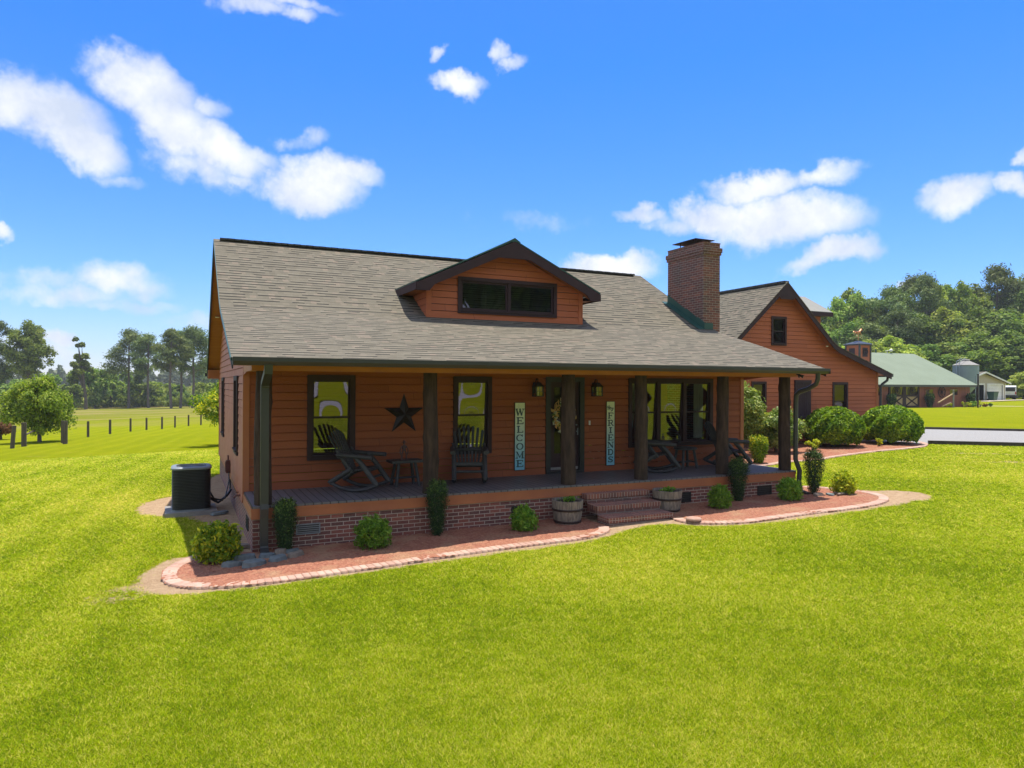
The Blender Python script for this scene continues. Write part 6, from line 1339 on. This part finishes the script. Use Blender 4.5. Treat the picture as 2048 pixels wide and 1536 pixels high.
BS = [(84.2, 41.9, .62, .55, 'leaf_yellow', 'leftmost yellow shrub in the row before the barn'), (86.6, 41.6, .75, .7, 'leaf_yellow', 'second yellow shrub from the left before the barn'), (87.7, 41.4, .62, .8, 'leaf_nandina', 'green shrub third from the left before the barn'), (88.4, 41.0, .7, .8, 'leaf_yellow', 'yellow shrub fourth from the left before the barn'), (89.3, 40.9, .5, .45, 'leaf_red', 'pinkish shrub fifth from the left before the barn'), (90.0, 40.7, .45, .55, 'leaf_nandina', 'small green shrub at the right end before the barn')]
for i, (x, y, r_, h, m_, lab) in enumerate(BS):
    x = x-3.6; y = y-2.6
    shrub('barn_shrub', lab, x, y, M[m_], r_, r_, h, 500, .09, 60+i, 'loose', 'low shrubs before the barn', nc=14)
for i, (x, lab) in enumerate(((70.9, 'dark potted evergreen left of the barn doors'), (77.6, 'dark potted evergreen right of the barn doors'), (85.3, 'dark evergreen at the right corner of the barn'))):
    shrub('potted_evergreen', lab, x, BY-.7, M['leaf_yew'], .5, .5, 1.55, 1400, .09, 70+i, 'cone', 'dark evergreens along the barn', z=BBZ)
# ---------------------------------------------------------------- trees
def at_px(px, d):
    q = fw + rr*((px-1024)/FPX); p = CAM+q*d; return p.x, p.y
def top_h(px, top, d):
    x, y = at_px(px, d); q = fw+rr*((px-1024)/FPX)-uu*((top-768)/FPX); return x, y, (CAM+q*d).z-g(x, y)
# round tree in the pasture corner
x, y = -8.75, 35.4
t = broad_tree('round_tree', 4.05, 2.2, M['leaf_tree'], 101, 'low spreading yellow green tree between the two thick corner posts', n=30000, leaf=.085, base=.08, nc=110, squash=.9); t.location = (x+.25, y, g(x, y)); t.scale = (.84, .84, .96)
t = broad_tree('russet_shrub', 1.5, 1.0, M['leaf_red'], 102, 'russet leaved shrub cut by the left edge of the lawn', 'shrub', n=2600, leaf=.07, base=.1, nc=20); x, y = at_px(2, 43); t.location = (x, y, g(x, y))
t = broad_tree('crepe_myrtle', 3.4, 1.5, M['leaf_mixed'], 103, 'yellow green small tree peeking out behind the left house corner', n=5200, leaf=.07, base=.2, nc=34); x, y = at_px(446, 34); t.location = (x, y, g(x, y))
# pines and neighbours on the left, far across the pasture
PINES = [(258, 662, 172, 5.0, .47, 201, 'tall pine, first from the left in the pine row across the pasture'), (297, 671, 171, 4.6, .5, 202, 'tall pine, second from the left in the pine row across the pasture'), (343, 659, 152, 3.6, .5, 203, 'tall pine, third in the pine row, with a bare straight trunk'), (361, 664, 161, 3.6, .52, 204, 'pine close behind the broadest pine near the house'), (385, 658, 158, 5.4, .45, 205, 'broadest pine, last in the row before the house corner')]
for (px, top, d, R, b, sd, lab) in PINES:
    x, y, h = top_h(px, top, d); t = pine_tree('pine_tree', h, R, sd, lab, b, 7500, .32, 30, 'pines across the pasture'); t.location = (x, y, g(x, y))
x, y, h = top_h(-6, 644, 150); t = pine_tree('pine_tree', h, 4.4, 206, 'pine cut by the left picture edge beside the tall broadleaf tree', .35, 7500, .32, 30, 'pines across the pasture'); t.location = (x, y, g(x, y))
x, y, h = top_h(58, 632, 150); t = broad_tree('broadleaf_tree', h, 4.7, M['leaf_broad'], 207, 'tall open crowned broadleaf tree at the far left', n=16000, leaf=.25, base=.28, nc=90); t.location = (x, y, g(x, y))
x, y, h = top_h(172, 668, 165); t = broad_tree('ivy_snag', h, 2.6, M['leaf_broad'], 208, 'thin leaning half dead tree alone between the broadleaf tree and the pines', n=3600, leaf=.34, base=.3, nc=22, lean=-2.0); t.location = (x, y, g(x, y))
UND = [(8, 738, 158, 5.5, 0), (38, 752, 170, 4.5, 1), (98, 742, 190, 4.0, 1), (148, 742, 168, 3.8, 0), (190, 728, 172, 4.4, 1), (222, 735, 180, 4.2, 0), (252, 742, 190, 4.2, 0), (280, 738, 178, 4.2, 0), (306, 758, 185, 3.6, 1), (336, 762, 200, 3.6, 1), (402, 760, 180, 3.0, 1), (422, 768, 150, 3.0, 0), (360, 770, 190, 3.4, 0)]
protoU = [broad_tree('understorey_tree', 8, 3.6, M['leaf_broad'], 211, None, n=5000, leaf=.3, base=.04, nc=30, group='understorey trees behind the pines'), broad_tree('understorey_tree', 8, 3.6, M['leaf_light'], 212, None, n=5000, leaf=.3, base=.04, nc=30, group='understorey trees behind the pines')]
used = [0, 0]
ORD = ['first', 'second', 'third', 'fourth', 'fifth', 'sixth', 'seventh', 'eighth', 'ninth', 'tenth', 'eleventh', 'twelfth', 'thirteenth', 'fourteenth', 'fifteenth', 'sixteenth', 'seventeenth', 'eighteenth', 'nineteenth', 'twentieth']
for i, (px, top, d, R, kd) in enumerate(sorted(UND)):
    x, y, h = top_h(px, top, d); o = protoU[kd] if not used[kd] else copy_tree(protoU[kd]); used[kd] = 1
    o.location = (x, y, g(x, y)); o.scale = (R/3.6, R/3.6, h/8); o.rotation_euler = (0, 0, i*1.7); o['label'] = '%s from the left of the low trees behind the pines' % ORD[i]
# brush along the far fence row and the hazy wood behind: uncountable
def mass(name, label, pxs, dlo, dhi, h0, h1, n, leaf, mat, seed):
    rg = np.random.default_rng(seed); px = rg.uniform(pxs[0], pxs[1], n); d = rg.uniform(dlo, dhi, n); pos = np.array([at_px(a, b) for a, b in zip(px, d)])
    hh = h0+(h1-h0)*(.5+.3*np.sin(px*.11+seed)+.2*np.sin(px*.31+2)); z = gh(pos[:, 0], pos[:, 1])+hh*rg.random(n)**.6
    C = np.column_stack([pos, z]); o = cards(C, rg.normal(size=(n, 3))+np.array([0, 0, .8]), leaf, rg, mat, name, None, rnd=np.clip(rg.random(n)*.6+.4*(np.sin(px*.2)*.5+.5), 0, 1)); tag(o, label, 'wood' if 'wood' in name else 'brush', kind='stuff')
mass('field_brush', 'low brush along the far edge of the pasture below the pines', (90, 440), 176, 192, 1.0, 3.6, 16000, .38, M['leaf_grassy'], 301)
mass('field_brush', 'rough green scrub on the slope between pines and house corner', (300, 445), 200, 300, 1, 2.6, 9000, .5, M['leaf_grassy'], 302)
mass('far_woodland', 'grey hazy line of woods along the left horizon', (-40, 450), 420, 470, 6, 14, 15000, 1.3, M['leaf_far'], 303)
mass('far_woodland', 'blue green woods on the horizon just left of the house', (385, 470), 330, 350, 7, 13, 4500, .9, M['leaf_broad'], 304)
# forest on the right
FK = [broad_tree('woodland_tree', 20, 5.4, M['leaf_broad'], 401, None, n=15000, leaf=.30, base=.1, nc=110, group='woodland behind the barn'),
      broad_tree('woodland_tree', 20, 5.4, M['leaf_broad'], 402, None, n=15000, leaf=.30, base=.1, nc=80, group='woodland behind the barn'),
      broad_tree('woodland_tree', 20, 5.4, M['leaf_light'], 403, None, n=15000, leaf=.30, base=.06, nc=100, group='woodland behind the barn'),
      pine_tree('woodland_pine', 20, 5.0, 404, None, .45, 9000, .34, 34, 'woodland behind the barn'),
      pine_tree('woodland_pine', 20, 5.0, 405, None, .4, 9000, .34, 30, 'woodland behind the barn')]
BACK = [(1618, 612, 150, 5, 0), (1648, 596, 146, 5, 1), (1672, 588, 146, 4.6, 2), (1692, 568, 148, 5.2, 0), (1716, 577, 145, 5, 2), (1738, 574, 148, 4.4, 1), (1757, 596, 142, 4.6, 0), (1780, 578, 142, 5.0, 3), (1800, 582, 150, 4.6, 1), (1828, 558, 150, 6.0, 3), (1850, 553, 142, 4.4, 4), (1872, 562, 146, 5.0, 2), (1897, 543, 148, 5.6, 1), (1922, 556, 146, 4.6, 2), (1944, 560, 150, 5.0, 0), (1966, 572, 144, 4.6, 1), (1994, 536, 152, 6.0, 4), (2022, 545, 154, 5.2, 0), (2044, 556, 148, 5.2, 1), (2070, 548, 150, 6, 3)]
MID = [(1635, 640, 132, 4.6, 2), (1664, 650, 130, 5.0, 1), (1700, 640, 130, 5.2, 0), (1735, 650, 128, 5.0, 4), (1765, 635, 130, 5.0, 1), (1795, 625, 128, 4.4, 3), (1818, 640, 130, 4.8, 1), (1850, 622, 130, 5.4, 0), (1884, 610, 130, 5.6, 2), (1920, 618, 128, 5.6, 1), (1956, 608, 132, 5.8, 0), (1992, 604, 130, 5.8, 1), (2026, 610, 132, 5.8, 0), (2058, 620, 130, 5.6, 2)]
FRONT = [(1650, 700, 112, 3.8, 2), (1690, 690, 112, 4.2, 2), (1735, 676, 112, 4.6, 2), (1778, 668, 112, 4.8, 2), (1815, 690, 114, 4.2, 0), (1846, 676, 118, 4.6, 1), (1880, 680, 120, 5, 0), (1915, 672, 120, 5.0, 1), (1952, 660, 122, 5.4, 0), (1990, 668, 122, 5.2, 1), (2030, 655, 122, 5.2, 0), (2062, 668, 120, 5.0, 1), (2048, 742, 108, 2.6, 2)]
fu = [0]*5
for row, rn, bs in ((BACK, 'back', 20), (MID, 'middle', 20), (FRONT, 'front', 20)):
    for i, (px, top, d, R, kd) in enumerate(row):
        x, y, h = top_h(px, top, d); o = FK[kd] if not fu[kd] else copy_tree(FK[kd]); fu[kd] = 1
        o.location = (x, y, g(x, y)); s_ = R/5.4*1.08; o.scale = (s_, s_, h/20); o.rotation_euler = (0, 0, i*2.3+len(row)); o['label'] = '%s from the left in the %s row of the wood on the right' % (ORD[i], rn)
        o['category'] = 'pine tree' if kd > 2 else 'tree'
mass('forest_undergrowth', 'dark undergrowth at the foot of the right hand wood', (1600, 2100), 124, 138, 3, 7, 12000, .5, M['leaf_broad'], 305)
# woods across the drive behind the viewpoint, seen in the window glass
for i in range(20):
    o = copy_tree(FK[i % 3]); x = -45+i*9+5*math.sin(i*2.1); y = -92+8*math.sin(i*1.3); o.location = (x, y, g(x, y)); sc_ = 1.0+.2*math.sin(i*1.9); o.scale = (sc_*1.7, sc_*1.7, sc_*1.8); o.rotation_euler = (0, 0, i); o['label'] = '%s tree in the wood across the drive, mirrored in the windows' % ORD[i]; o['group'] = 'wood across the circular drive'; o['category'] = 'tree'

# ---------------------------------------------------------------- summer haze
hz = MB(); hz.box(-900, 900, -300, 900, -16, 60); hm = bpy.data.materials.new('haze_air'); hm.use_nodes = True; hn = hm.node_tree
for n in list(hn.nodes): hn.nodes.remove(n)
pv = hn.nodes.new('ShaderNodeVolumePrincipled'); pv.inputs['Color'].default_value = (.85, .92, 1, 1); pv.inputs['Density'].default_value = .0003
ho = hn.nodes.new('ShaderNodeOutputMaterial'); hn.links.new(pv.outputs[0], ho.inputs['Volume'])
o = hz.build('haze', hm, uv=False); tag(o, 'thin blue summer haze over the distant fields and woods', 'haze', kind='stuff')
